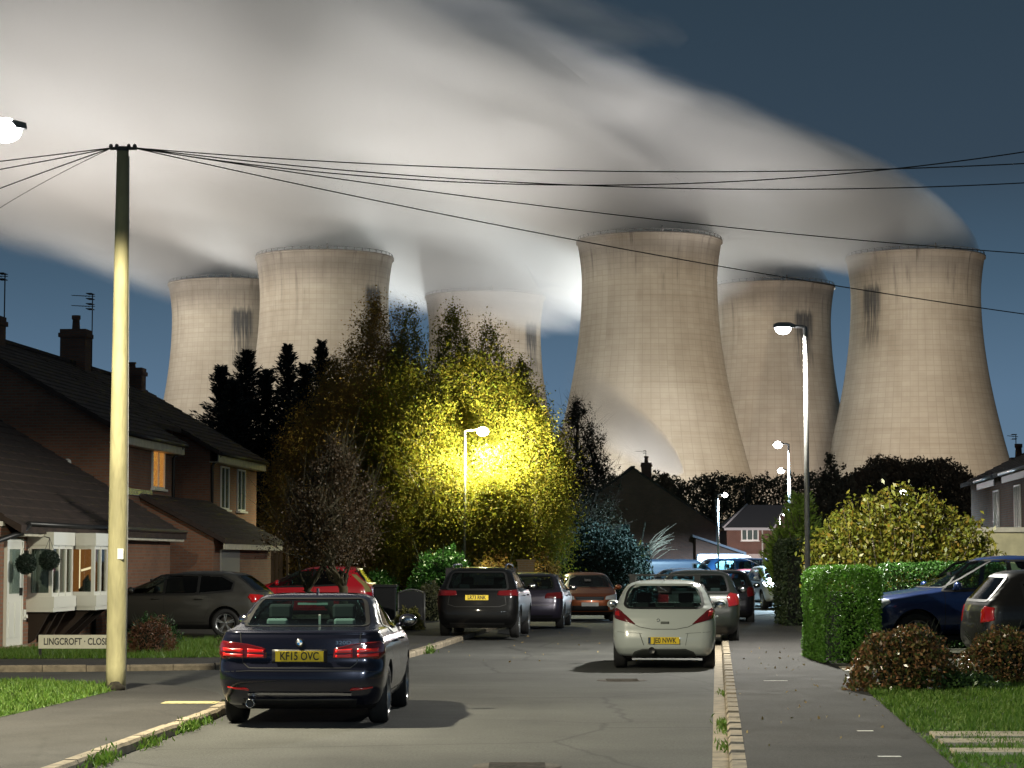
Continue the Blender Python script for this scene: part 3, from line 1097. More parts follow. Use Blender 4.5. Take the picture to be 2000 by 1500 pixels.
cable("overhead cable running almost level to the right, uppermost at mid picture", (1100, 333), (2150, 311), 31)
cable("overhead cable dipping at mid picture then climbing highest at the right edge", (1240, 361), (2150, 272), 30)
cable("overhead cable sagging lowest of the three near-level ones", (1250, 366), (2150, 348), 33)
cable("overhead cable slanting down right to just above the farthest right tower", (1000, 395), (2200, 508), 36)
cable("steepest overhead cable crossing the nearest tower's upper part", (1000, 445), (2250, 646), 37)
cable("uppermost overhead cable leaving the pole to the left", (100, 303), (-120, 330), 34, sx=-.14)
cable("second overhead cable from the top leaving the pole to the left", (100, 312), (-120, 352), 36, sx=-.14)
cable("third overhead cable from the top leaving the pole to the left", (100, 331), (-120, 414), 33, sx=-.14)
cable("lowest thin overhead cable leaving the pole to the left", (100, 348), (-120, 487), 38, 0.005, sx=-.14)

# ---------------------------------------------------------------- houses
BR_RED = brick_mat("brown_brick", (0.38, 0.17, 0.10), (0.30, 0.13, 0.075), (0.26, 0.21, 0.16))
BR_DARK = brick_mat("dark_brick", (0.26, 0.12, 0.075), (0.20, 0.095, 0.06), (0.15, 0.12, 0.10))
BR_FAR = brick_mat("far_red_brick", (0.30, 0.13, 0.09), (0.25, 0.10, 0.07), (0.3, 0.25, 0.22))
M_tile = mat("roof_tiles", (0.040, 0.026, 0.021), 0.85, var=0.35, scale=3, bump=0.6, bscale=9, stretch=(1, 1, 2.5))
M_upvc = mat("white_upvc", (0.78, 0.78, 0.72), 0.35)
M_fascia = mat("cream_fascia", (0.62, 0.58, 0.46), 0.55, var=0.12, scale=4)
M_black = mat("black_plastic", (0.015, 0.015, 0.016), 0.4)
M_dkglass = glass_mat("window_glass", (0.75, 0.8, 0.78))
M_room = mat("dark_room", (0.03, 0.03, 0.035), 0.9)
M_curtain = mat("net_curtain", (0.28, 0.30, 0.28), 0.9, var=0.2, scale=9, stretch=(8, 8, 0.4))


def gable_roof(x0, x1, y0, y1, ze, slope, over=0.35, vo=0.25, thick=0.12, mb=None):
    """roof slabs, ridge along y"""
    mb = mb or MB()
    xm = (x0 + x1) / 2
    zr = ze + slope * (x1 - xm)
    for s, xe in ((1, x1 + over), (-1, x0 - over)):
        zo = ze - slope * over
        # tile courses as real steps
        n = 16
        for k in range(n):
            a, b = k / n, (k + 1) / n
            xa, xb = xe + (xm - xe) * a, xe + (xm - xe) * b
            za, zb = zo + (zr - zo) * a, zo + (zr - zo) * b
            mb.prism([(xa, y0 - vo, za + thick + .03), (xb, y0 - vo, zb + thick), (xb, y0 - vo, zb), (xa, y0 - vo, za)], (0, y1 - y0 + 2 * vo, 0))
    mb.box(xm - .12, xm + .12, y0 - vo - .01, y1 + vo + .01, zr + thick - .03, zr + thick + .07)
    return mb, zr


def gable_walls(mb, x0, x1, y0, y1, ze, slope, z0=-.1):
    xm = (x0 + x1) / 2
    zr = ze + slope * (x1 - xm)
    mb.prism([(x0, y0, z0), (x1, y0, z0), (x1, y0, ze), (xm, y0, zr), (x0, y0, ze)], (0, y1 - y0, 0))
    return mb


def window(parent, face, a0, a1, z0, z1, at, nx=2, glass=None, frame=M_upvc, back=M_curtain, depth=.05, sill=True, fw=.055):
    """window on a wall; face '+x' (wall at x=at facing +x) or '-y'"""
    mb = MB()
    def bx(u0, u1, w0, w1, q0, q1, m=mb):
        if face == '+x': m.box(at + q0, at + q1, u0, u1, w0, w1)
        elif face == '-x': m.box(at - q1, at - q0, u0, u1, w0, w1)
        else: m.box(u0, u1, at - q1, at - q0, w0, w1)
    bx(a0, a0 + fw, z0, z1, .003, depth)
    bx(a1 - fw, a1, z0, z1, .003, depth)
    bx(a0 + fw, a1 - fw, z0, z0 + fw, .003, depth)
    bx(a0 + fw, a1 - fw, z1 - fw, z1, .003, depth)
    for k in range(1, nx):
        c_ = a0 + (a1 - a0) * k / nx
        bx(c_ - fw * .5, c_ + fw * .5, z0 + fw, z1 - fw, .003, depth - .004)
    f = mb.build("window", frame, parent)
    mb = MB(); bx(a0 + fw, a1 - fw, z0 + fw, z1 - fw, .018, .024, mb); mb.build("pane", glass or M_dkglass, f)
    mb = MB(); bx(a0 + fw, a1 - fw, z0 + fw, z1 - fw, .004, .010, mb); mb.build("curtain", back, f)
    if sill:
        mb = MB(); bx(a0 - .06, a1 + .06, z0 - .06, z0 - .002, .003, depth + .07, mb); mb.build("sill", frame, f)
    return f


def chimney(parent_roof, x, y, z0, z1, w=.55, dd=.55, pots=1, poth=.45, m=None):
    mb = MB()
    mb.box(x - w / 2, x + w / 2, y - dd / 2, y + dd / 2, z0, z1 - .25)
    mb.box(x - w / 2 - .05, x + w / 2 + .05, y - dd / 2 - .05, y + dd / 2 + .05, z1 - .25, z1 - .12)
    mb.box(x - w / 2 - .01, x + w / 2 + .01, y - dd / 2 - .01, y + dd / 2 + .01, z1 - .12, z1)
    for k in range(pots):
        cx = x + (k - (pots - 1) / 2) * .3
        mb.lathe([(.13, z1), (.11, z1 + poth * .7), (.14, z1 + poth * .75), (.14, z1 + poth), (.09, z1 + poth)], 12, 0, Matrix.Translation((cx, y, 0)))
    return mb.build("chimney", m or BR_DARK, parent_roof)


def aerial(parent, x, y, z0, z1, n=2, span=.65):
    mb = MB()
    mb.tube([(x, y, z0), (x, y, z1)], .018, 6)
    for k in range(n):
        z = z1 - .06 - k * .32
        mb.tube([(x - span, y, z + .04), (x + .08, y, z)], .011, 5)
        for j in range(6):
            q = x - span + j * span / 6.5
            L = .10 + .02 * j
            mb.tube([(q, y - L, z + .04 - .04 * j / 6), (q, y + L, z + .04 - .04 * j / 6)], .008, 4)
        mb.box(x - .16, x + .02, y - .2, y + .2, z - .09, z - .07)
        mb.box(x - .16, x + .02, y - .2, y + .2, z + .07, z + .09)
    return mb.build("aerial", M_black, parent)


def gutter(mbx, x, y0, y1, z):
    mbx.tube([(x, y0, z), (x, y1, z)], .05, 8)


# --- corner bungalow
cx0 = -9.42 + 0.0885 * (43.7 - 46)
H1 = thing("corner_house", "brick bungalow at the left edge with white bay windows and a dark tiled roof", "house", (cx0, 43.7, 0.1), ROAD_ANG)
mb = MB(); gable_walls(mb, -10.0, 0, 0, 13.4, 2.45, .60); mb.build("wall", BR_RED, H1)
mb, zr = gable_roof(-10.0, 0, 0, 13.4, 2.45, .60, .38, .12); rf = mb.build("roof", M_tile, H1)
mb = MB(); mb.box(.30, .33, .25, 13.5, 2.17, 2.36); mb.box(0.003, .30, .25, 13.5, 2.16, 2.18); mb.build("fascia", M_fascia, rf)
mb = MB(); gutter(mb, .39, .3, 13.4, 2.40); mb.tube([(.39, .35, 2.38), (.3, .1, 2.22), (.07, -.75, 2.05), (.07, -.78, 1.9), (.07, -.78, -.05)], .055, 8)
mb.build("drainpipe", M_black, H1)
mb = MB(); mb.box(-4.0, 0.0, -1.0, -.003, -.1, 2.35); mb.build("porch_wall", BR_RED, H1)
mb = MB(); mb.box(-4.0, .03, -1.06, -.004, 2.352, 2.44); mb.build("porch_roof", M_fascia, H1)


def door(parent, y0, y1, z0, z1, at, m=M_upvc):
    mb = MB()
    mb.box(at + .004, at + .07, y0 - .06, y0, z0, z1 + .06); mb.box(at + .004, at + .07, y1, y1 + .06, z0, z1 + .06); mb.box(at + .004, at + .07, y0, y1, z1, z1 + .06)
    mb.box(at + .004, at + .05, y0, y1, z0, z1)
    for (a, b, c_, d_) in ((.12, .42, .15, .9), (.55, .85, .15, .9)):
        mb.box(at + .05, at + .062, y0 + (y1 - y0) * a, y0 + (y1 - y0) * b, z0 + (z1 - z0) * .08, z0 + (z1 - z0) * .42)
    dr = mb.build("door", m, parent)
    mb = MB(); mb.box(at + .051, at + .06, y0 + .15 * (y1 - y0), y1 - .15 * (y1 - y0), z0 + (z1 - z0) * .5, z1 - .14); mb.build("glazing", M_dkglass, dr)
    mb = MB(); mb.box(at + .05, at + .11, y1 - .13, y1 - .10, z0 + .95, z0 + 1.10); mb.build("handle", M_black, dr)
    mb = MB(); mb.box(at + .004, at + .16, y0 - .1, y1 + .1, z0 - .08, z0 - .004); mb.build("step", M_conc, dr)


door(H1, .10, 1.02, .08, 2.06, 0.0)


def bay(parent, y0, y1, z0, z1, dep, lit):
    mb = MB()
    fw = .07
    # sill box and head box
    mb.box(.003, dep + .06, y0 - .06, y1 + .06, z0 - .22, z0)
    mb.box(.003, dep + .04, y0 - .04, y1 + .04, z0 - .30, z0 - .22)
    mb.box(.003, dep + .03, y0 - .03, y1 + .03, z1, z1 + .26)
    for yy in (y0, y1 - fw):
        for xx in (.003, dep - fw):
            mb.box(xx, xx + fw, yy, yy + fw, z0, z1)
    for k in range(1, 3):
        yy = y0 + (y1 - y0) * k / 3
        mb.box(dep - fw, dep, yy - .03, yy + .03, z0, z1)
    for yy in (y0, y1 - fw):
        mb.box(.003 + fw, dep - fw, yy + .01, yy + fw - .01, z0, z0 + fw)
        mb.box(.003 + fw, dep - fw, yy + .01, yy + fw - .01, z1 - fw, z1)
    mb.box(dep - fw + .01, dep - .01, y0 + fw, y1 - fw, z0, z0 + fw)
    mb.box(dep - fw + .01, dep - .01, y0 + fw, y1 - fw, z1 - fw, z1)
    b = mb.build("bay_window", M_upvc, parent)
    mb = MB()
    mb.box(.004 + fw, dep - fw, y0 + .03, y0 + .036, z0 + fw, z1 - fw)
    mb.box(.004 + fw, dep - fw, y1 - .036, y1 - .03, z0 + fw, z1 - fw)
    mb.box(dep - .036, dep - .03, y0 + fw, y1 - fw, z0 + fw, z1 - fw)
    mb.build("pane", M_dkglass, b)
    mb = MB()
    if lit:
        mb.box(.02, dep - .09, y0 + .5, y0 + .52, z0 + .02, z1 - .02)
        mb.build("lit_room", emit_mat("warm_room", (1.0, 0.36, 0.09), 0.26), b)
        mb = MB(); mb.tube([(dep - .36, y0 + .32, z0 + .50), (dep - .14, y0 + .3, z0 + .56)], .022, 8); mb.build("lamp_arm", emit_mat("room_lamp", (1.0, .75, .45), 1.6), b)
        mb = MB(); mb.ellipsoid((dep - .25, y0 + .3, z0 + .12), (.13, .1, .26), 10, 8, 0, .8); mb.build("pot_plant", mat("indoor_plant", (.02, .025, .015), .8), b)
        mb = MB(); mb.box(dep - .43, dep - .41, y0 + .40, y0 + .42, z0 + .05, z1 - .05); mb.build("lit_edge", emit_mat("room_lamp", (1, .75, .45), 1.6), b)
    else:
        mb.box(.008, .02, y0 + .1, y1 - .1, z0 + .02, z1 - .02)
        for k in range(9):
            q = y0 + .12 + k * (y1 - y0 - .24) / 8
            mb.box(.10, .12, q - .03, q + .03, z0 + .03, z1 - .03)
        mb.box(.09, dep - .09, y0 + .16, y0 + .17, z0 + .02, z1 - .02)
        mb.build("blind", M_curtain, b)
    for yy in (y0 + .1, (y0 + y1) / 2 - .05, y1 - .2):
        mb = MB()
        mb.prism([(.004, yy, z0 - .302), (dep * .9, yy, z0 - .302), (dep * .75, yy, z0 - .38), (.12, yy, z0 - .85), (.004, yy, z0 - .92)], (0, .09, 0))
        mb.build("bracket", mat("dark_timber", (.03, .018, .012), .8), b)


bay(H1, 1.55, 3.0, 1.0, 2.0, .50, False)
bay(H1, 3.38, 4.9, 1.0, 2.0, .84, True)
mb = MB(); mb.tube([(.07, 6.2, 2.3), (.07, 6.2, -.05)], .05, 8); mb.build("drainpipe", M_black, H1)
mb = MB(); mb.tube([(.02, 1.28, .62), (.10, 1.28, .62)], .035, 8); mb.box(.003, .05, 1.2, 1.36, .55, .75); mb.build("garden_tap", M_upvc, H1)
mb = MB(); mb.box(.003, .09, 1.22, 1.34, 1.62, 1.9); mb.build("wall_lantern", M_black, H1)


def topiary(label, px, py, d):
    q = P(px, py, d)
    t = thing("topiary_ball", label, "hanging ball", (q.x, q.y, q.z), 0, "topiary balls hanging by the white door")
    g = np.random.default_rng(int(px))
    pts = unit(g.normal(size=(2200, 3))) * (.185 + g.normal(0, .008, (2200, 1)))
    leaves("ball", pts, .035, leaf_mat("topiary_leaf", [(0.008, 0.02, 0.014), (0.015, 0.035, 0.022)], .6, .1), t)
    mb = MB(); mb.ellipsoid((0, 0, 0), (.17, .17, .17), 16, 10); mb.build("core", mat("topiary_core", (.008, .014, .010), .9), t)
    mb = MB(); mb.tube([(0, 0, .17), (0, .02, .42)], .006, 5); mb.tube([(.1, 0, .15), (0, .02, .42)], .004, 5); mb.tube([(-.1, 0, .15), (0, .02, .42)], .004, 5); mb.tube([(0, .02, .42), (-.12, .1, .45)], .01, 5)
    mb.build("hanging_chain", M_black, t)


topiary("dark topiary ball hanging directly in front of the white door", 51, 1101, 43.3)
topiary("dark topiary ball hanging at the bay window's left pane", 96, 1094, 44.0)

# name board
q = G(75, 1288, 0.1)
d_s = 40.6
a, b = P(75, 1240, d_s), P(75, 1267, d_s)
sg = thing("street_sign", "white street name board on low posts reading LINGCROFT CLOSE", "street sign", (a.x, d_s, 0.1), 0)
zt_, zb_ = a.z - .1, b.z - .1
Wd = 1.32
mb = MB(); mb.box(0, Wd, 0, .025, zb_, zt_); mb.build("board", mat("sign_white", (0.74, 0.71, 0.58), .5, var=.06, scale=5), sg, bevel=.006)
text_mesh("lettering", "LINGCROFT \u00b7 CLOSE", .165, mat("sign_black", (.02, .02, .02), .5), sg, Matrix.Translation((Wd / 2, -.004, (zt_ + zb_) / 2)) @ Matrix.Rotation(R(90), 4, 'X'), .002, sx=.745, bold=.003)
for xx in (.0, Wd - .05):
    mb = MB(); mb.box(xx, xx + .05, .027, .07, -.05, zt_ + .01); mb.build("post", M_black, sg)

# --- two-storey brick house with garage
HAx = -10.25
HA = thing("brick_house", "two-storey brick house behind the pale pole with an orange lit upstairs window", "house", (HAx, 58.7, 0.1), ROAD_ANG)
mb = MB(); gable_walls(mb, -8.8, 0, 0, 6.9, 5.1, .58); mb.build("wall", BR_RED, HA)
mb, zr = gable_roof(-8.8, 0, 0, 6.9, 5.1, .58); rfA = mb.build("roof", M_tile, HA)
mb = MB(); mb.box(.27, .30, -.1, 7.0, 4.70, 4.93); mb.box(.003, .27, -.1, 7.0, 4.69, 4.71); mb.build("fascia", M_fascia, rfA)
mb = MB(); gutter(mb, .37, -.1, 7.05, 4.95); mb.tube([(.30, 6.75, 4.9), (.06, 6.7, 4.6), (.06, 6.7, .2)], .045, 8); mb.build("drainpipe", M_black, HA)
mb = MB(); mb.box(-7.6, -1.1, 6.903, 11.4, -.1, 5.7); mb.build("side_wing", BR_DARK, HA)
mb, _ = gable_roof(-7.7, -1.1, 6.95, 11.3, 5.74, .58, .3, -.06); mb.build("wing_roof", M_tile, HA)
chimney(rfA, -4.4, 1.0, 7.1, 8.75, .7, .6, 1, .55)
chimney(rfA, -4.3, 3.6, 7.2, 8.35, .6, .6, 1, .3)
aerial(rfA, -4.05, 3.9, 7.6, 9.55, 1)
def Hloc(H, px, py, d): return P(px, py, d)
window(HA, '+x', 4.35, 5.75, 3.68, 4.98, 0.0, 2, None, M_upvc, emit_mat("orange_curtain", (1.0, 0.36, 0.08), 1.3), sill=True)
# garage lean-to
mb = MB()
mb.prism([(0.003, 3.2, -.1), (2.0, 3.2, -.1), (2.0, 3.2, 2.3), (0.003, 3.2, 3.35)], (0, 8.0, 0))
mb.build("garage_wall", BR_RED, HA)
mb = MB()
for k in range(8):
    a_, b_ = k / 8, (k + 1) / 8
    mb.prism([(2.35 - 2.34 * a_, 3.0, 2.15 + 1.24 * a_ + .15), (2.35 - 2.34 * b_, 3.0, 2.15 + 1.24 * b_ + .12), (2.35 - 2.34 * b_, 3.0, 2.15 + 1.24 * b_), (2.35 - 2.34 * a_, 3.0, 2.15 + 1.24 * a_)], (0, 8.4, 0))
mb.build("garage_roof", M_tile, HA)
mb = MB(); mb.box(2.3, 2.33, 3.05, 11.3, 2.0, 2.16); mb.build("garage_fascia", M_fascia, HA)
mb = MB(); mb.box(2.003, 2.05, 4.0, 6.4, .02, 2.0); mb.build("garage_door", mat("grey_garage_door", (.25, .25, .24), .5), HA)
mb = MB(); mb.box(.003, .05, .5, 4.3, 3.42, 3.60); mb.build("lead_flashing", mat("bright_flashing", (.45, .5, .6), .25, .7, var=.3, scale=8), HA)
mb = MB(); mb.lathe([(.0, .06), (.09, .05), (.1, 0)], 14, 0, Matrix.Translation((-1.1, -.003, 4.2)) @ Matrix.Rotation(R(90), 4, 'X')); mb.build("gable_lamp", M_upvc, HA)

# --- second two-storey house
HB = thing("brick_house", "farther two-storey brick house on the left beside the bare-branched tree", "house", (HAx + .0885 * 11.6, 70.3, 0.1), ROAD_ANG)
mb = MB(); gable_walls(mb, -8.8, 0, 0, 7.2, 5.1, .58); mb.build("wall", BR_RED, HB)
mb, zr = gable_roof(-8.8, 0, 0, 7.2, 5.1, .58); rfB = mb.build("roof", M_tile, HB)
mb = MB(); mb.box(.27, .30, -.1, 7.3, 4.70, 4.93); mb.box(.003, .27, -.1, 7.3, 4.69, 4.71); mb.build("fascia", M_fascia, rfB)
mb = MB(); gutter(mb, .37, -.1, 7.35, 4.95); mb.tube([(.30, .15, 4.9), (.06, .1, 4.6), (.06, .1, .2)], .045, 8); mb.build("drainpipe", M_black, HB)
chimney(rfB, -4.4, .6, 7.1, 8.85, .8, .7, 1, .45)
chimney(rfB, -4.0, 6.0, 7.1, 8.1, .8, .6, 1, .2)
aerial(rfB, -4.0, 1.0, 7.6, 10.0, 2)
window(HB, '+x', 1.5, 2.7, 3.3, 4.65, 0.0, 2)
window(HB, '+x', 4.0, 5.2, 3.3, 4.65, 0.0, 2)
window(HB, '+x', 4.6, 6.2, .9, 2.2, 0.0, 3)
mb = MB(); mb.prism([(.003, .8, 2.75), (1.25, .8, 2.35), (1.25, .8, 2.25), (.003, .8, 2.62)], (0, 2.6, 0)); mb.build("porch_canopy", M_tile, HB)
mb = MB(); mb.box(1.22, 1.27, .78, 3.42, 2.14, 2.34); mb.build("porch_fascia", mat("bright_flashing", (.45, .5, .6), .25, .7), HB)
for yy in (.95, 3.2):
    mb = MB(); mb.tube([(.05, yy, 1.5), (1.05, yy, 2.25)], .05, 6); mb.build("bracket", MATS["dark_timber"], HB)
door(HB, 1.5, 2.4, .05, 2.05, 0.0, mat("brown_door", (.12, .08, .05), .4))

# garden fence between the houses and the trees
q0, q1 = P(425, 1095, 79.0), P(560, 1095, 79.0)
fn = thing("garden_fence", "dark upright-board garden fence beyond the grey estate car", "fence", (q0.x, 79.0, 0.1))
mb = MB(); g = random.Random(5)
nb = int((q1.x - q0.x) / .14)
for k in range(nb):
    mb.box(k * .14, k * .14 + .125, 0, .02, 0, 2.15 + g.uniform(-.03, .03))
mb.build("boards", mat("fence_wood", (.12, .085, .05), .85, var=.3, scale=6, stretch=(1, 1, .2)), fn)
for k in range(4):
    mb = MB(); mb.box(k * .78, k * .78 + .09, .022, .1, 0, 2.2); mb.build("post", MATS["fence_wood"], fn)

# brick boundary wall with its lit pier
q = P(1027, 1097, 75)
bw = thing("garden_wall", "dark garden wall ending in a sunny-coloured brick pier behind the black cars", "wall", (q.x, 75, 0.1))
mb = MB(); mb.box(-.27, .27, -.2, .2, 0, q.z - .1); mb.box(-.31, .31, -.24, .24, q.z - .1, q.z - .03); mb.build("pier", brick_mat("buff_brick", (.42, .28, .12), (.36, .24, .11), (.4, .35, .25)), bw)
mb = MB()
for k in range(22): mb.box(-2.6 + k * .105, -2.6 + k * .105 + .09, -.03, .03, .05, q.z - .3)
mb.box(-2.62, -.29, .032, .08, .4, .5); mb.box(-2.62, -.29, .032, .08, 1.1, 1.2)
mb.build("panel", mat("grey_fence", (.16, .15, .15), .8), bw)

# --- dark gabled house at the end of the road
HC = thing("dark_house", "dark gable-ended brick house at the far end of the road with one chimney", "house", (P(1237, 1095, 140).x, 140, 0))
hz_ = P(1237, 913, 140).z
mb = MB(); gable_walls(mb, -5.2, 5.2, 0, 9, hz_ - .68 * 5.2, .68); mb.build("wall", BR_DARK, HC)
mb, _ = gable_roof(-5.2, 5.2, 0, 9, hz_ - .68 * 5.2 - .1, .68, .3, .2); rfC = mb.build("roof", M_tile, HC)
chimney(rfC, .9, 1.5, hz_ - 1.2, hz_ + .35, .6, .6, 1, .4, BR_DARK)
aerial(rfC, .9, 1.9, hz_ - .8, hz_ + 1.1, 1)
mb = MB(); mb.prism([(3.7, -1.2, 0), (6.4, -1.2, 0), (6.4, -1.2, 2.3), (3.7, -1.2, 3.2)], (0, 1.19, 0)); mb.build("side_extension", BR_DARK, HC)
mb = MB(); mb.prism([(3.5, -1.45, 3.22), (6.7, -1.45, 2.16), (6.7, -1.45, 2.3), (3.5, -1.45, 3.36)], (0, 1.40, 0)); mb.build("extension_roof", mat("pale_verge", (.2, .2, .22), .7), HC)
mb = MB(); mb.tube([(5.1, -.06, 5.0), (5.1, -.06, 0)], .1, 8); mb.lathe([(.16, 0), (.12, .3), (.2, .5)], 10, 0, Matrix.Translation((5.1, -.1, 5.0))); mb.build("drainpipe", mat("grey_pipe", (.25, .25, .26), .6), HC)
window(HC, '-y', -1.5, -.2, 2.9, 4.0, 0.0, 2)

# --- far red brick house
xf0 = P(1412, 1095, 175).x
HD = thing("red_house", "far red brick house with white three-pane window and pale garage doors", "house", (xf0, 175, 0))
W1, W2 = P(1538, 1095, 175).x - xf0, 0
ze_ = P(1450, 1028, 175).z
zr_ = P(1500, 984, 175).z
mb = MB(); mb.box(.3, W1, 0, 7, 0, ze_); mb.prism([(W1, .001, ze_), (W1, 7, ze_), (W1, 3.5, zr_)], (-W1 * .45, 0, 0)); mb.build("wall", BR_FAR, HD)
mb = MB()
mb.add([(0, -.3, ze_ - .1), (W1 - 1.0, -.3, ze_ - .1), (W1 + .3, 3.5, zr_), (2.2, 3.5, zr_), (0, 7.3, ze_ - .1), (W1, 7.3, ze_ - .1), (0, -.3, ze_ - .25), (W1 - 1.0, -.3, ze_ - .25), (0, 7.3, ze_ - .25), (W1, 7.3, ze_ - .25)],
       [(0, 1, 2, 3), (3, 2, 5, 4), (0, 3, 4), (1, 2, 5), (0, 1, 7, 6), (6, 7, 9, 8), (4, 5, 9, 8), (0, 6, 8, 4), (1, 7, 9, 5)])
mb.build("roof", mat("slate_roof", (.06, .065, .075), .7), HD)
mb = MB(); mb.box(0, W1 - 1.0, -.36, -.302, ze_ - .3, ze_ - .1); mb.tube([(-.0, -.35, ze_ - .1), (2.2, 3.4, zr_ + .05)], .07, 6); mb.tube([(W1 - 1, -.35, ze_ - .1), (W1 + .3, 3.4, zr_ + .05)], .07, 6)
mb.build("fascia", mat("pale_fascia", (.5, .5, .52), .6), HD)
a0_, a1_ = P(1448, 1095, 175).x - xf0, P(1482, 1095, 175).x - xf0
window(HD, '-y', a0_, a1_, P(1448, 1056, 175).z, P(1448, 1031, 175).z, 0.0, 3, back=mat("pale_curtain", (.42, .42, .40), .9), fw=.08)
mb = MB(); q = P(1489, 1060, 175).x - xf0; mb.tube([(q, -.06, ze_ - .2), (q, -.06, 0)], .06, 6); mb.build("drainpipe", M_upvc, HD)
for a, b in ((1438, 1486), (1492, 1530)):
    x0_, x1_ = P(a, 1095, 175).x - xf0, P(b, 1095, 175).x - xf0
    mb = MB(); mb.box(x0_, x1_, -.05, -.003, 0, P(1448, 1082, 175).z); mb.build("garage_door", mat("pale_door", (.62, .55, .52), .6), HD)
aerial(HD, 2.0, 3.5, zr_ - .2, zr_ + 1.2, 1)

# --- house and garage at the right edge
HEd = 66.0
xE = P(2000, 1095, HEd).x - .0
HE = thing("brick_house", "dark brick house at the right edge with tall pale upstairs windows and chimneys", "house", (xE + .5, HEd, 0.1), ROAD_ANG)
zeE = P(2000, 905, HEd + 1).z - .1
mb = MB(); gable_walls(mb, 0, 8.8, -6, 18, zeE, .5); mb.build("wall", BR_RED, HE)
mb, _ = gable_roof(0, 8.8, -6, 18, zeE, .5); rfE = mb.build("roof", M_tile, HE)
mb = MB()
for a, b in ((0, 6.5), (8.6, 13.5)):
    mb.box(-.30, -.27, a, b, zeE - .40, zeE - .2); gutter(mb, -.38, a, b, zeE - .12)
mb.build("gutter", mat("bright_gutter", (.5, .52, .58), .3, .3), rfE)
for (a, b) in ((.6, 2.4), (4.2, 5.6), (9.5, 11)):
    window(HE, '-x', a, b, zeE - 2.35, zeE - .5, 0.0, 3)
zc = P(1935, 880, HEd + 20).z - .1
chimney(rfE, 1.6, 17.0, zeE + .2, P(1938, 900, 83).z, .6, .6, 1, .5)
chimney(rfE, 2.2, 16.0, zeE + .2, P(1950, 893, 82).z, .65, .6, 1, .45)
aerial(rfE, 1.55, 17.3, zeE + .8, P(1934, 855, 83).z, 1, .3)
GE = thing("garage", "cream rendered flat-roofed garage at the right edge behind the yellow shrub", "garage", (P(1868, 1095, 57).x, 57, 0.1))
zg = P(1950, 1030, 57).z - .1
mb = MB(); mb.box(0, 6, 0, 5, -.1, zg - .12); mb.build("wall", mat("cream_render", (.60, .55, .33), .85, var=.1, scale=3), GE)
mb = MB(); mb.box(-.1, 6.1, -.1, 5.1, zg - .118, zg); mb.build("flat_roof", MATS["cream_fascia"], GE)
mb = MB(); mb.tube([(0, -.03, zg - .75), (6, -.03, zg - .75)], .018, 6); mb.tube([(1.0, -.03, .2), (1.9, -.03, zg - .8)], .015, 6); mb.build("pipe", M_black, GE)
# ---------------------------------------------------------------- vegetation
M_bark = mat("bark_pale", (0.22, 0.19, 0.14), 0.9, var=0.4, scale=5, bump=0.5, stretch=(1, 1, 0.3))
M_barkd = mat("bark_dark", (0.07, 0.055, 0.04), 0.95, var=0.4, scale=6, bump=0.5, stretch=(1, 1, 0.3))


def limb_pts(a, b, g, k=5, sag=0.12):
    a, b = Vector(a), Vector(b)
    out = []
    L = (b - a).length
    for i in range(k + 1):
        t = i / k
        p = a.lerp(b, t)
        if 0 < i < k:
            p += Vector(g.normal(0, 0.035 * L, 3))
        p.z += sag * L * math.sin(math.pi * t) * 0.5
        out.append(p)
    return out


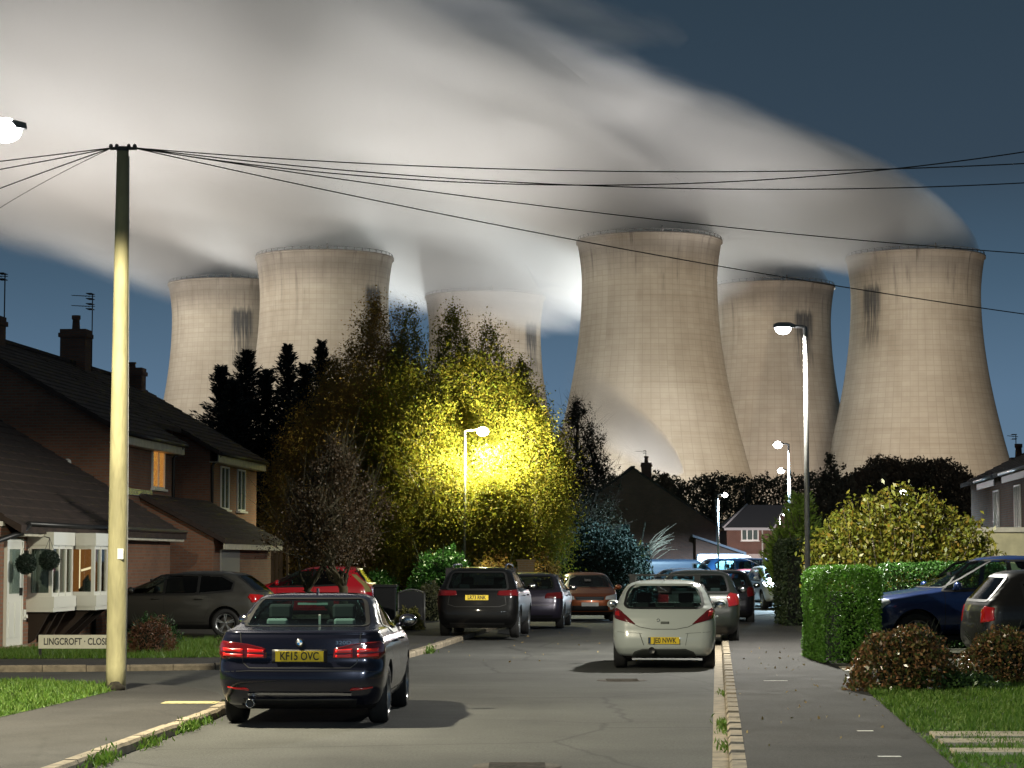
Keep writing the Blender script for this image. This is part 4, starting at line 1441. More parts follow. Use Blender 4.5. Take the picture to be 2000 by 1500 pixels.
def broad_tree(name, label, cat, loc, spires, nleaf, size, lm, trunk, seed, bark=None, ncl=70, spread=0.34, limbs=26, droop=0.0, group=None, twigs=0, stems=1, aspect=.6, axw=.2, rnd=False):
    """spires: (dx, dy, z0, z1, r) leafy columns that together form the crown"""
    g = np.random.default_rng(seed)
    t = thing(name, label, cat, loc, 0, group)
    vol = np.array([(s[3] - s[2]) * s[4] ** 2 for s in spires])
    vol = vol / vol.sum()
    cl, rad = [], []
    for s, v in zip(spires, vol):
        k = max(6, int(round(ncl * v)))
        for _ in range(k):
            h = g.uniform(0, 1) ** 0.9
            pr = (1 - h) ** 0.62 * min(1, h / 0.22 + 0.35) ** 0.6
            if rnd:
                pr = math.sqrt(max(.05, 1 - ((h - .48) / .56) ** 2))
            an = g.uniform(0, 2 * math.pi)
            q = s[4] * pr * math.sqrt(g.uniform(0.05, 1.0)) * g.uniform(.8, 1.12)
            cl.append((s[0] + q * math.cos(an), s[1] + q * math.sin(an), s[2] + (s[3] - s[2]) * h))
            rad.append(spread * s[4] * (0.35 + 0.75 * pr) * g.uniform(0.6, 1.3))
    cl = np.array(cl); rad = np.array(rad)
    w = rad ** 2 * g.uniform(0.3, 1.6, len(rad))
    idx = g.choice(len(cl), nleaf, p=w / w.sum())
    off = g.normal(size=(nleaf, 3))
    off = unit(off) * (np.minimum(np.abs(g.normal(0, .75, (nleaf, 1))), g.uniform(.9, 1.35, (nleaf, 1))))
    pts = cl[idx] + off * rad[idx][:, None] * np.array([1, 1, 1.25])
    if droop:
        pts[:, 2] -= droop * g.random(nleaf) ** 2 * rad[idx] * 3
    pts[:, 2] = np.maximum(pts[:, 2], 0.15)
    leaves("crown", pts, size, lm, t, rg=g, aspect=aspect, axis=(0, 0, -1), axis_w=axw)
    mb = MB()
    top = max(s[3] for s in spires)
    tips = cl[g.choice(len(cl), min(limbs, len(cl)), replace=False)]
    bases = [(g.normal(0, .12 * (stems > 1)), g.normal(0, .12 * (stems > 1)), 0) for _ in range(stems)]
    trunks = []
    for i, b in enumerate(bases):
        s = spires[i % len(spires)]
        e = (s[0], s[1], s[2] + (s[3] - s[2]) * .86)
        pl = limb_pts(b, e, g, 7, 0.0)
        pl[0] = Vector(b) - Vector((0, 0, .1))
        mb.tube(pl, [trunk * (1 - .88 * k / 7) for k in range(8)], 8)
        trunks.append(pl)
    for tp in tips:
        pl = trunks[int(g.integers(len(trunks)))]
        best = min(range(1, 7), key=lambda k: abs(pl[k].z - (tp[2] - .35 * abs(tp[0] - pl[k].x) - .5)))
        mb.tube(limb_pts(pl[best], tp, g, 4, .1), [trunk * .34, trunk * .24, trunk * .16, trunk * .1, .006], 5)
    for _ in range(twigs):
        k = int(g.integers(len(cl)))
        a = cl[k]
        d_ = unit((a - np.array([0, 0, .5]))[None, :])[0] + g.normal(0, .5, 3)
        mb.tube([a, a + d_ * rad[k] * .9, a + d_ * rad[k] * 1.7 + g.normal(0, .08, 3)], [.007, .005, .002], 3)
    mb.build("trunk", bark or M_bark, t)
    return t


LM_birch = leaf_mat("birch_leaf", [(0.15, 0.17, 0.014), (0.19, 0.19, 0.018), (0.20, 0.145, 0.02), (0.24, 0.22, 0.022), (0.10, 0.15, 0.014)], .8, .55)
LM_brown = leaf_mat("brown_leaf", [(0.30, 0.16, 0.045), (0.34, 0.22, 0.05), (0.24, 0.15, 0.04), (0.30, 0.24, 0.04)], .7, .5)
GB = "autumn birches round the glaring street lamp"


def birch(label, px, ytop, d, r, seed, n=15000, z0=1.0, lm=None, extra=(), size=.085, rnd=False):
    n = int(n * 4.2)
    r *= 1.38
    q = P(px, ytop, d)
    H = q.z
    sp = [(0, 0, z0, H, r)] + [(a, b, z0 + c_, H * e, r * f) for (a, b, c_, e, f) in extra]
    return broad_tree("birch_tree", label, "tree", (q.x, d, 0.05), sp, n, min(size, .088), lm or LM_birch, .13, seed, M_bark, ncl=int(70 + n / 160), droop=.3, group=GB, stems=2, spread=.42, limbs=34, rnd=rnd)


birch("brownest autumn birch at the left flank of the clump beside the conifers", 655, 700, 86, 1.75, 11, 15000, lm=LM_brown, extra=[(-.9, -.3, 0, .75, .9), (.5, .3, .2, .86, .8)])
birch("lowest brown autumn birch at the clump's far left, behind the small bare-branched tree", 588, 800, 84, 1.45, 20, 11000, lm=LM_brown, extra=[(.8, .3, 0, .9, .9), (-.7, 0, 0, .85, .8)])
birch("tallest autumn birch of the clump with twin pointed tops", 732, 592, 89, 2.1, 12, 22000, lm=LM_brown, extra=[(.95, 0, .3, .985, .75), (-.9, .2, .3, .86, .8)])
birch("autumn birch with a slim pointed top in the middle of the clump", 800, 604, 88, 1.6, 13, 14000, extra=[(-.4, .4, 0, .9, .9)])
birch("autumn birch rising directly behind the glaring lamp's column", 882, 600, 87, 1.8, 14, 17000, extra=[(.5, 0, .2, .9, .9)])
birch("autumn birch right of the glaring lamp, second from the clump's right end", 955, 640, 86.5, 2.0, 15, 17000, extra=[(-.3, 0, .3, .92, .8), (.7, .2, .2, .86, .8)])
birch("shorter autumn birch at the right end of the clump", 1015, 705, 85, 1.35, 16, 10000, extra=[(.4, 0, 0, .8, 1.0)])
birch("brilliant yellow leafy birch lit from beside, right below the glaring lamp", 1035, 800, 81.5, 1.15, 17, 11000, z0=1.3, rnd=True)
birch("bright yellow-green young birch hanging under the glaring lamp", 955, 880, 80.9, .8, 18, 8000, z0=1.0, rnd=True)
birch("bright yellow birch clasping the lower part of the glaring lamp's column", 893, 900, 80.7, .6, 21, 4500, z0=.9, rnd=True)
birch("full-crowned olive birch filling the gap above the glaring lamp", 925, 700, 83.5, 1.5, 22, 12000, z0=2.2, rnd=True)
birch("full-crowned brownish birch between the tallest birch and the lamp column", 800, 720, 84, 1.55, 23, 12000, z0=1.5, rnd=True)
birch("full-crowned brown birch in front of the tallest twin-topped birch", 705, 735, 84.5, 1.6, 24, 12000, lm=LM_brown, rnd=True)
birch("full-crowned olive birch at the clump's right, before the grey tower", 1000, 745, 83.5, 1.2, 25, 9000, z0=1.8, rnd=True)
birch("thin-stemmed autumn birch left of the lamp column, lower than its neighbours", 842, 790, 81.5, 1.15, 19, 10000, z0=.8, extra=[(-1.1, .2, 0, .9, .8)], rnd=True)

# conifers behind the houses
LM_con = leaf_mat("conifer_needles", [(0.006, 0.012, 0.010), (0.010, 0.018, 0.013)], .7, .0)


def conifer(label, px, ytop, d, r, seed, lm=LM_con, z0=1.0, dens=1.0, up=.25, group="dark conifers", name="conifer_tree", H=None):
    g = np.random.default_rng(seed)
    q = P(px, ytop, d)
    t = thing(name, label, "tree", (q.x, d, 0.05), 0, group)
    H = q.z
    pts, ax = [], []
    z = z0
    mb = MB()
    mb.tube([(0, 0, -.1), (0.03, 0, H * .5), (0, 0, H)], [.16, .09, .012], 7)
    while z < H - .1:
        f = (H - z) / (H - z0)
        L = r * (f ** .75) * g.uniform(.6, 1.35)
        for k in range(9):
            an = g.uniform(0, 2 * math.pi)
            Lk = L * g.uniform(.4, 1.35) + .12
            n = int(46 * dens * max(.35, Lk / r))
            s = g.uniform(.05, 1, n)
            side = g.normal(0, .16 * Lk, n) * (1.15 - s)
            dx, dy = math.cos(an), math.sin(an)
            zz = z + up * Lk * s ** 2 * 1.3 - .10 * Lk * np.sin(s * 3.1) + g.normal(0, .05, n)
            pts.append(np.stack([dx * Lk * s - dy * side, dy * Lk * s + dx * side, zz], 1))
            ax.append(np.tile(np.array([dx, dy, .55]), (n, 1)) + g.normal(0, .25, (n, 3)))
            mb.tube([(0, 0, z), (dx * Lk * .6, dy * Lk * .6, z + up * Lk * .3), (dx * Lk, dy * Lk, z + up * Lk * 1.2)], [.03, .018, .006], 4)
        z += .13 + .08 * f
    leaves("crown", np.concatenate(pts), .22, lm, t, aspect=.22, axis=unit(np.concatenate(ax)), axis_w=.75, rg=g)
    mb.build("trunk", M_barkd, t)
    return t


conifer("dark conifer farthest left, just beyond the chimneys", 432, 716, 96, 1.9, 31, dens=1.5)
conifer("dark conifer with ragged crown before the second cooling tower's left side", 482, 684, 98, 2.3, 32, dens=1.5)
conifer("dark conifer below the middle of the second cooling tower", 562, 676, 97, 2.0, 33, dens=1.5)
conifer("low dark conifer filling in between the two leftmost pointed conifers", 458, 745, 95, 2.3, 37, dens=1.5)
conifer("low dark conifer under the middle of the second cooling tower, between pointed ones", 522, 722, 96, 2.5, 38, dens=1.5)
conifer("low dark conifer next to the brown birches, behind the small tree", 597, 712, 95, 2.4, 39, dens=1.5)
conifer("dark conifer touching the brown birches", 628, 668, 99, 2.2, 34, dens=1.5)

# small purple-leaved tree behind the dark saloon
q = G(646, 1250, 0.1)
LM_purple = leaf_mat("purple_leaf", [(0.045, 0.026, 0.011), (0.06, 0.036, 0.013), (0.03, 0.02, 0.009)], .6, .2)
PT = broad_tree("plum_tree", "small bare-branched tree with brown-purple leaves behind the dark saloon", "tree", (P(648, 1200, 48).x, 48, 0.1), [(0, 0, 1.7, 4.15, 1.2), (-.75, 0, 1.75, 3.3, .7), (.75, .2, 1.8, 3.4, .7)], 15000, .055, LM_purple, .12, 41, mat("bark_mossy", (.04, .034, .017), .95, var=.4, scale=8, bump=.6), ncl=90, limbs=34, stems=2, twigs=260, spread=.36)

# dark tree and hedges in the middle
LM_dark = leaf_mat("dark_leaf", [(0.025, 0.026, 0.012), (0.04, 0.035, 0.014), (0.02, 0.024, 0.012)], .6, .2)
qd = P(1128, 788, 98)
broad_tree("broad_tree", "dark fine-twigged tree with rounded top left of the dark gabled house", "tree", (qd.x, 98, .05), [(0, 0, 2.0, qd.z, 1.9), (1.0, 0, 1.8, qd.z * .84, 1.35), (-.9, 0, 1.8, qd.z * .82, 1.3)], 34000, .08, LM_dark, .15, 51, M_barkd, ncl=170, limbs=60, stems=2, twigs=500, spread=.36)
LM_green = leaf_mat("laurel_leaf", [(0.03, 0.10, 0.02), (0.05, 0.15, 0.025), (0.02, 0.07, 0.015)], .35, .25)
LM_yel = leaf_mat("yellow_leaf", [(0.28, 0.24, 0.03), (0.20, 0.20, 0.03), (0.30, 0.20, 0.03), (0.14, 0.16, 0.02)], .45, .35)


def bush(name, label, loc, r, n, size, lm, seed, flat=.0, core=True, group=None, cat="bush", top=1.0, corec=(.010, .014, .007), aspect=.55, lump=.35):
    """leaves through an uneven mound standing on the ground; r=(rx,ry,h)"""
    g = np.random.default_rng(seed)
    t = thing(name, label, cat, loc, 0, group)
    u = unit(g.normal(size=(n, 3)))
    u[:, 2] = np.abs(u[:, 2]) * 1.02 - .25
    k = np.array([1 + lump * mnoise.noise(Vector(q * 2.1) + Vector((seed, 0, 0))) + .5 * lump * mnoise.noise(Vector(q * 5.3) + Vector((0, seed, 0))) for q in u])
    s = g.uniform(.72, 1.03, n) ** .8 + g.normal(0, .025, n)
    p = u * (k * s)[:, None]
    p = np.stack([p[:, 0] * r[0], p[:, 1] * r[1], np.clip(p[:, 2], -.25, 9) * r[2] * .80 + .2 * r[2]], 1)
    leaves("foliage", p, size, lm, t, rg=g, aspect=aspect)
    mb = MB()
    if core:
        mb.ellipsoid((0, 0, r[2] * .28), (r[0] * .5, r[1] * .5, r[2] * .4), 14, 9, 0, .2)
    for i in range(14):
        a = g.uniform(0, 2 * math.pi)
        mb.tube([(g.normal(0, .05), g.normal(0, .05), -.05), (r[0] * .45 * math.cos(a), r[1] * .45 * math.sin(a), r[2] * .45), (r[0] * .8 * math.cos(a), r[1] * .8 * math.sin(a), r[2] * g.uniform(.5, .95))], [.02, .012, .004], 4)
    mb.build("stems", mat("stem_%d" % int(corec[1] * 1e4), corec, 1.0), t)
    return t


bush("laurel_bush", "glossy green evergreen bush under the birches behind the black car", (P(862, 1095, 79).x, 79, .1), (1.25, 1.0, 2.6), 7000, .11, LM_green, 61)
bush("laurel_bush", "smaller green evergreen bush between the small tree and the birches", (P(735, 1095, 80).x, 80, .1), (.9, .9, 1.6), 3500, .10, LM_green, 62)
bush("ornamental_bush", "reddish brown bush below the birches left of the brick pier", (P(965, 1095, 79.5).x, 79.5, .1), (1.0, .8, 2.2), 4200, .10, LM_brown, 63)
bush("ornamental_bush", "rounded bush right of the brick pier with dull brown leaves", (P(1060, 1095, 80).x, 80, .1), (.75, .7, 2.3), 3000, .09, LM_brown, 64)
LM_blue = leaf_mat("ivy_leaf", [(0.010, 0.022, 0.018), (0.02, 0.04, 0.026), (0.014, 0.03, 0.02)], .85, .1)
for px, w, h, lab, sd in ((1085, 1.7, 3.5, "tall dark ivy-green hedge bush left of the orange car", 65), (1160, 1.7, 3.9, "tall dark hedge bush above the orange car", 66), (1222, 1.15, 3.6, "dark leathery-leaved bush left of the yellow ivy stump", 67)):
    bush("evergreen_bush", lab, (P(px, 1095, 93).x, 93, .05), (w, 1.2, h), 6500, .13, LM_blue, sd, lump=.25)
bush("yellow_bush", "yellow-lit bush round the slim distant lamp column", (P(1180, 1095, 147).x, 147, 0), (1.5, 1.2, P(1180, 962, 147).z), 5000, .17, LM_yel, 68)
bush("ivy_stump", "narrow ivy-clad trunk glowing yellow before the dark gabled house", (P(1252, 1095, 101).x, 101, 0), (.38, .38, 3.0), 2600, .12, LM_yel, 69, lump=.2)
bt = thing("bare_shrub", "bare twiggy branches leaning right from the ivy-clad trunk", "shrub", (P(1254, 1095, 101).x, 101, 0))
mb = MB(); g = np.random.default_rng(9)
for k in range(26):
    a = g.uniform(-.1, .9); L = g.uniform(.8, 1.6); z0 = g.uniform(1.6, 2.7)
    mb.tube([(0, 0, z0 - .5), (L * .5, g.normal(0, .2), z0 + .35 * a), (L, g.normal(0, .3), z0 + a)], [.035, .02, .005], 4)
mb.build("branches", M_bark, bt)

# garden plants on the left
LM_red = leaf_mat("barberry_leaf", [(0.10, 0.035, 0.02), (0.14, 0.06, 0.025), (0.07, 0.03, 0.018)], .55, .15)
q = G(296, 1278, .1)
bush("barberry_bush", "spiky reddish brown bush on the grass right of the pale pole", (q.x, q.y, .1), (.47, .4, .82), 3200, .055, LM_red, 71, aspect=.3)
LM_dg = leaf_mat("box_leaf", [(0.015, 0.05, 0.012), (0.03, 0.08, 0.02)], .5, .15)
bush("box_bush", "low dark green bush behind the reddish bush by the estate car", (G(312, 1262, .1).x, 45.2, .1), (.55, .4, .78), 2600, .05, LM_dg, 72)
bush("weedy_plant", "pale weedy plant clump beside the dark saloon's left flank", (P(455, 1095, 43.5).x, 43.5, .1), (.35, .3, .5), 500, .07, leaf_mat("pale_weed", [(.16, .15, .08), (.12, .13, .05)], .7, .2), 73, core=False, aspect=.25)
LM_gold = leaf_mat("gold_leaf", [(0.15, 0.16, 0.03), (0.22, 0.20, 0.05), (0.09, 0.12, 0.03)], .5, .25)
bush("golden_bush", "small golden-green bush beside the arched metal gate", (P(800, 1238, 57).x, 57, .1), (.36, .35, .68), 2000, .06, LM_gold, 74)
bush("variegated_shrub", "pale flowering shrub between the arched gate and the black car", (P(838, 1215, 66).x, 66, .1), (.5, .45, 1.3), 1800, .08, leaf_mat("variegated_leaf", [(.2, .2, .1), (.1, .12, .05), (.28, .27, .16)], .5, .25), 75)

# wheelie bin and arched gate
qb = P(752, 1216, 62)
bn = thing("wheelie_bin", "black wheelie bin standing in the garden behind the dark saloon", "bin", (qb.x, 62, .1))
mb = MB(); mb.prism([(-.27, -.3, .12), (.27, -.3, .12), (.30, -.36, .98), (-.30, -.36, .98)], (0, .66, 0)); mb.build("body", M_black, bn, bevel=.03)
mb = MB(); mb.box(-.32, .32, -.4, .34, .985, 1.06); mb.tube([(-.28, .36, 1.0), (.28, .36, 1.0)], .02, 8); mb.build("lid", M_black, bn, bevel=.025)
for s_ in (-1, 1):
    mb = MB(); mb.lathe([(0, -.03), (.1, -.03), (.12, 0), (.1, .03), (0, .03)], 16, 0, Matrix.Translation((s_ * .27, .26, .12)) @ Matrix.Rotation(R(90), 4, 'Y')); mb.build("wheel", M_black, bn)
qa, qe = P(778, 1152, 60), P(829, 1152, 60)
ga = thing("garden_gate", "low black gate with pale arched top rail and white post", "gate", (qa.x, 60, .1))
wg = qe.x - qa.x
zt = qa.z - .1
arc = [(wg * k / 12, 0, zt - .08 + .09 * math.sin(math.pi * k / 12)) for k in range(13)]
mb = MB(); mb.tube(arc, .022, 8); mb.build("top_rail", M_steel, ga)
mb = MB(); mb.prism([(0, .01, .05)] + [(wg, .01, .05)] + [(x, .01, z - .03) for x, _, z in arc[::-1]], (0, .03, 0)); mb.build("panel", M_black, ga)
for xx, rr_ in ((wg, .028), (0, .022)):
    mb = MB(); mb.tube([(xx, 0, -.05), (xx, 0, zt - .09)], rr_, 10); mb.build("post", M_steel, ga)

# ---------------------------------------------------------------- right-hand side plants
LM_hedge = leaf_mat("privet_leaf", [(0.07, 0.19, 0.018), (0.10, 0.26, 0.028), (0.14, 0.31, 0.04), (0.05, 0.14, 0.014)], .55, .25)


def box_hedge(label, x0, x1, y0, y1, h, n, size, lm, seed, name="box_hedge", z=.1, rnd=.07, corec=(.006, .012, .004), rz=0.0):
    g = np.random.default_rng(seed)
    t = thing(name, label, "hedge", (x0, y0, z), rz, None)
    W, D = x1 - x0, y1 - y0
    areas = np.array([W * h, W * h * .5, D * h, D * h, W * D])
    f = g.choice(5, n, p=areas / areas.sum())
    a, b = g.random(n), g.random(n)
    p = np.zeros((n, 3))
    for k in range(5):
        m_ = f == k
        A, B = a[m_], b[m_]
        o = np.ones_like(A)
        p[m_] = np.stack([(A * W, 0 * o, B * h), (A * W, D * o, B * h), (0 * o, A * D, B * h), (W * o, A * D, B * h), (A * W, B * D, h * o)][k], 1)
    c0 = np.array([W / 2, D / 2, h / 2])
    bump = np.array([mnoise.noise(Vector(q) * 2.2 + Vector((seed, 1, 2))) + .6 * mnoise.noise(Vector(q) * 6 + Vector((1, seed, 2))) for q in p])
    v = unit(p - c0)
    p = p + v * (bump * rnd - np.abs(g.normal(0, .10, n)) + .04)[:, None]
    e = np.minimum(np.minimum(p[:, 0], W - p[:, 0]), np.minimum(p[:, 1], D - p[:, 1]))
    p[:, 2] -= np.where(p[:, 2] > h * .9, np.clip(.10 - e, 0, .12) * .8, 0)
    p[:, 2] = np.maximum(p[:, 2], .02)
    leaves("foliage", p, size, lm, t, rg=g)
    mb = MB(); mb.box(.34, W - .34, .34, D - .34, -.05, h - .42)
    mb.build("core", mat("hedge_core_%d" % seed, corec, 1.0), t)
    return t


hx0, hx1 = P(1610, 1290, 38.4).x, P(1722, 1290, 38.4).x
box_hedge("square-cut bright green privet hedge end right of the tall lamp's base", hx0, hx1, 38.4, 41.2, 1.58, 34000, .052, LM_hedge, 81)
box_hedge("long clipped green hedge running right behind the blue pickup", P(1722, 1100, 45).x, P(1722, 1100, 45).x + 2.4, 45, 46.2, 1.62, 18000, .06, leaf_mat("privet_dark", [(0.02, 0.06, 0.01), (0.035, 0.10, 0.015), (0.05, 0.13, 0.02)], .35, .2), 82)

# big yellow-leaved shrub
LM_mag = leaf_mat("shrub_leaf", [(0.20, 0.21, 0.022), (0.14, 0.17, 0.02), (0.25, 0.22, 0.028), (0.10, 0.13, 0.018), (0.24, 0.15, 0.02)], .4, .4)
g = np.random.default_rng(85)
sx, sd = P(1755, 1095, 50).x, 50.0
st_ = thing("large_shrub", "large yellow-leaved shrub spreading above the clipped hedges on the right", "shrub", (sx, sd, .1))
stems_, pts = [], []
mb = MB()
for k in range(150):
    a = g.uniform(-1, 1)
    bx, by = a * .9, g.uniform(-.4, .4)
    ex = a * 1.95 + g.normal(0, .22)
    hh = 3.25 * (1 - .34 * abs(ex / 2.0) ** 2.2) * g.uniform(.55, 1.03)
    if ex < -1.5: hh *= .98
    ey = by * 2.4 + g.normal(0, .25)
    p0, p1, p2 = np.array([bx * .5, by, 0]), np.array([bx + (ex - bx) * .5, (by + ey) / 2, hh * .6]), np.array([ex, ey, hh])
    mb.tube([p0, p1, p2], [.022, .014, .004], 4)
    n = int(g.integers(120, 230))
    t_ = g.uniform(.28, 1.0, n) ** .8
    q = ((1 - t_) ** 2)[:, None] * p0 + (2 * t_ * (1 - t_))[:, None] * p1 + (t_ ** 2)[:, None] * p2
    pts.append(q + g.normal(0, .13, (n, 3)) * (1.25 - .6 * t_)[:, None])
leaves("foliage", np.concatenate(pts), .115, LM_mag, st_, axis=(0, 0, -1), axis_w=.35, aspect=.5, rg=g)
mb.build("stems", M_barkd, st_)

# dark conifer hedge column and golden conifers behind
LM_cy = leaf_mat("cypress_leaf", [(0.018, 0.035, 0.012), (0.03, 0.05, 0.016), (0.05, 0.07, 0.02)], .6, .15)
hx0, hx1 = P(1537, 1220, 60.5).x, P(1604, 1220, 60.5).x
box_hedge("tall dark clipped conifer hedge left of the tall lamp's column", hx0, hx1, 60.5, 63.5, P(1560, 1062, 60.5).z, 9000, .08, LM_cy, 83, name="conifer_hedge", rnd=.14)
LM_gc = leaf_mat("golden_conifer_leaf", [(0.16, 0.26, 0.03), (0.22, 0.32, 0.05), (0.10, 0.18, 0.03)], .5, .35)
conifer("golden-green feathery conifer rising behind the dark conifer hedge", 1562, 975, 65.0, .8, 35, LM_gc, 1.0, 1.6, .8, "golden conifers")
conifer("lower golden-green conifer leaning towards the road at the hedge's left end", 1530, 1040, 64.5, .75, 36, LM_gc, .9, 1.6, .6, "golden conifers")

# brown-leaved front bushes
LM_pho = leaf_mat("photinia_leaf", [(0.20, 0.09, 0.04), (0.26, 0.14, 0.06), (0.09, 0.09, 0.025), (0.05, 0.08, 0.02), (0.14, 0.06, 0.03)], .3, .2)
xb = (P(1662, 1300, 30.6).x + P(1868, 1300, 30.6).x) / 2
bush("photinia_bush", "rounded brown and green leaved bush in front of the blue pickup", (xb, 30.6, .1), (.72, .6, 1.0), 7000, .062, LM_pho, 91, lump=.22)
xb2 = P(1962, 1300, 32).x
bush("photinia_bush", "brown leaved bush at the right edge in front of the dark hatchback", (xb2, 32.2, .1), (.62, .5, .92), 4500, .06, LM_pho, 92, lump=.25)
bush("ground_cover", "low leafy green plants between the two brown bushes", (P(1850, 1340, 30.6).x, 30.5, .1), (.75, .35, .34), 2600, .06, leaf_mat("ground_leaf", [(0.05, 0.11, 0.03), (0.09, 0.16, 0.04), (0.03, 0.07, 0.02)], .4, .2), 93)

# ---------------------------------------------------------------- far woodland
LM_far = leaf_mat("far_leaf", [(0.09, 0.085, 0.045), (0.12, 0.10, 0.06), (0.07, 0.07, 0.04)], .8, .1)
LM_far2 = leaf_mat("far_brown_leaf", [(0.13, 0.085, 0.05), (0.16, 0.11, 0.06), (0.10, 0.075, 0.045)], .8, .1)


def wood(name, label, x0, x1, d, dd, prof, n, size, lm, seed, kind="stuff", cat="trees"):
    g = np.random.default_rng(seed)
    x = g.uniform(x0, x1, n)
    top = np.array([prof(q) for q in x])
    cl = np.array([mnoise.noise((q * .22, seed, 0)) * .10 + mnoise.noise((q * .9, seed, 5)) * .07 for q in x])
    z = top * (1 + cl) * np.sqrt(g.uniform(0, 1, n)) * g.uniform(.93, 1.0, n)
    y = d + g.uniform(-dd, dd, n) * np.sqrt(np.clip(1 - (z / (top * 1.2)) ** 2, 0.05, 1))
    o = leaves(name, np.stack([x, y, z], 1), size, lm, aspect=.5, axis=(0, 0, 1), axis_w=.3, rg=g)
    return tag(o, label, cat, kind=kind)


def zt_at(py, d): return P(1000, py, d).z
X = lambda px, d: P(px, 1095, d).x
wood("woodland", "dark belt of leafless-looking trees below the nearest towers", X(-300, 330), X(1660, 330), 330, 9, lambda x: zt_at(926, 330), 90000, .5, LM_far, 101)
wood("woodland", "broad hump of brown trees below the farthest right tower", X(1625, 300), X(2150, 300), 300, 10, lambda x: zt_at(893 + 70 * abs((x - X(1775, 300)) / (X(1920, 300) - X(1775, 300))) ** 3.2, 300) if x < X(1960, 300) else zt_at(975, 300), 70000, .45, LM_far2, 102)
q = P(1620, 886, 270)
broad_tree("broad_tree", "pale rounded distant tree between the two right-hand towers", "tree", (q.x, 270, 0), [(0, 0, 2, q.z, 3.4), (1.6, 0, 2, q.z * .9, 2.4)], 7000, .45, LM_far, .3, 103, M_barkd, ncl=90, limbs=20)
for k, (px, yt, dd_, r_) in enumerate(((1300, 925, 250, 2.6), (1385, 938, 240, 2.4), (1460, 932, 245, 2.6), (1180, 940, 240, 2.6), (1660, 935, 235, 2.6), (1725, 930, 230, 2.6))):
    q = P(px, yt, dd_)
    labs = ["distant dark tree just right of the dark house's chimney", "distant dark tree above the dark house's right roof slope", "distant dark tree above the far brick house's left gable", "distant dark tree hidden behind the yellow-lit bush", "distant dark tree behind the shrub's left end", "distant dark tree behind the middle of the yellow shrub"]
    broad_tree("broad_tree", labs[k], "tree", (q.x, dd_, 0), [(0, 0, 1, q.z, r_), (r_ * .6, 0, 1, q.z * .88, r_ * .8)], 4500, .42, LM_far, .25, 110 + k, M_barkd, ncl=60, limbs=12, group="distant dark trees")
# ---------------------------------------------------------------- cars
M_tyre = mat("tyre_rubber", (0.012, 0.012, 0.013), 0.8)
M_rim = mat("alloy_rim", (0.45, 0.46, 0.48), 0.3, 0.9)
M_trim = mat("black_trim", (0.012, 0.012, 0.013), 0.45)
M_seat = mat("seat_cloth", (0.03, 0.032, 0.034), 0.8)
M_seatl = mat("pale_seat", (0.30, 0.34, 0.33), 0.7)
M_glassc = glass_mat("car_glass", (0.42, 0.55, 0.53), 0.01)
M_glassd = glass_mat("privacy_glass", (0.06, 0.08, 0.08), 0.01)
M_yplate = mat("yellow_plate", (0.80, 0.58, 0.02), 0.4)
M_wplate = mat("white_plate", (0.6, 0.6, 0.58), 0.4)
M_pltxt = mat("plate_black", (0.012, 0.01, 0.006), 0.5)
M_chrome = mat("chrome", (0.7, 0.7, 0.7), 0.12, 1.0)
M_red = mat("red_lens", (0.42, 0.008, 0.008), 0.12, coat=1.0)
M_redd = mat("dark_red_lens", (0.12, 0.006, 0.008), 0.12, coat=1.0)
M_clear = mat("clear_lens", (0.55, 0.58, 0.6), 0.08, coat=1.0)


def paint(name, c, metal=0.35, rough=0.35, coat=.7):
    return mat("paint_" + name, c, rough, metal, coat=coat, spec=.5 if max(c) > .005 else .15)


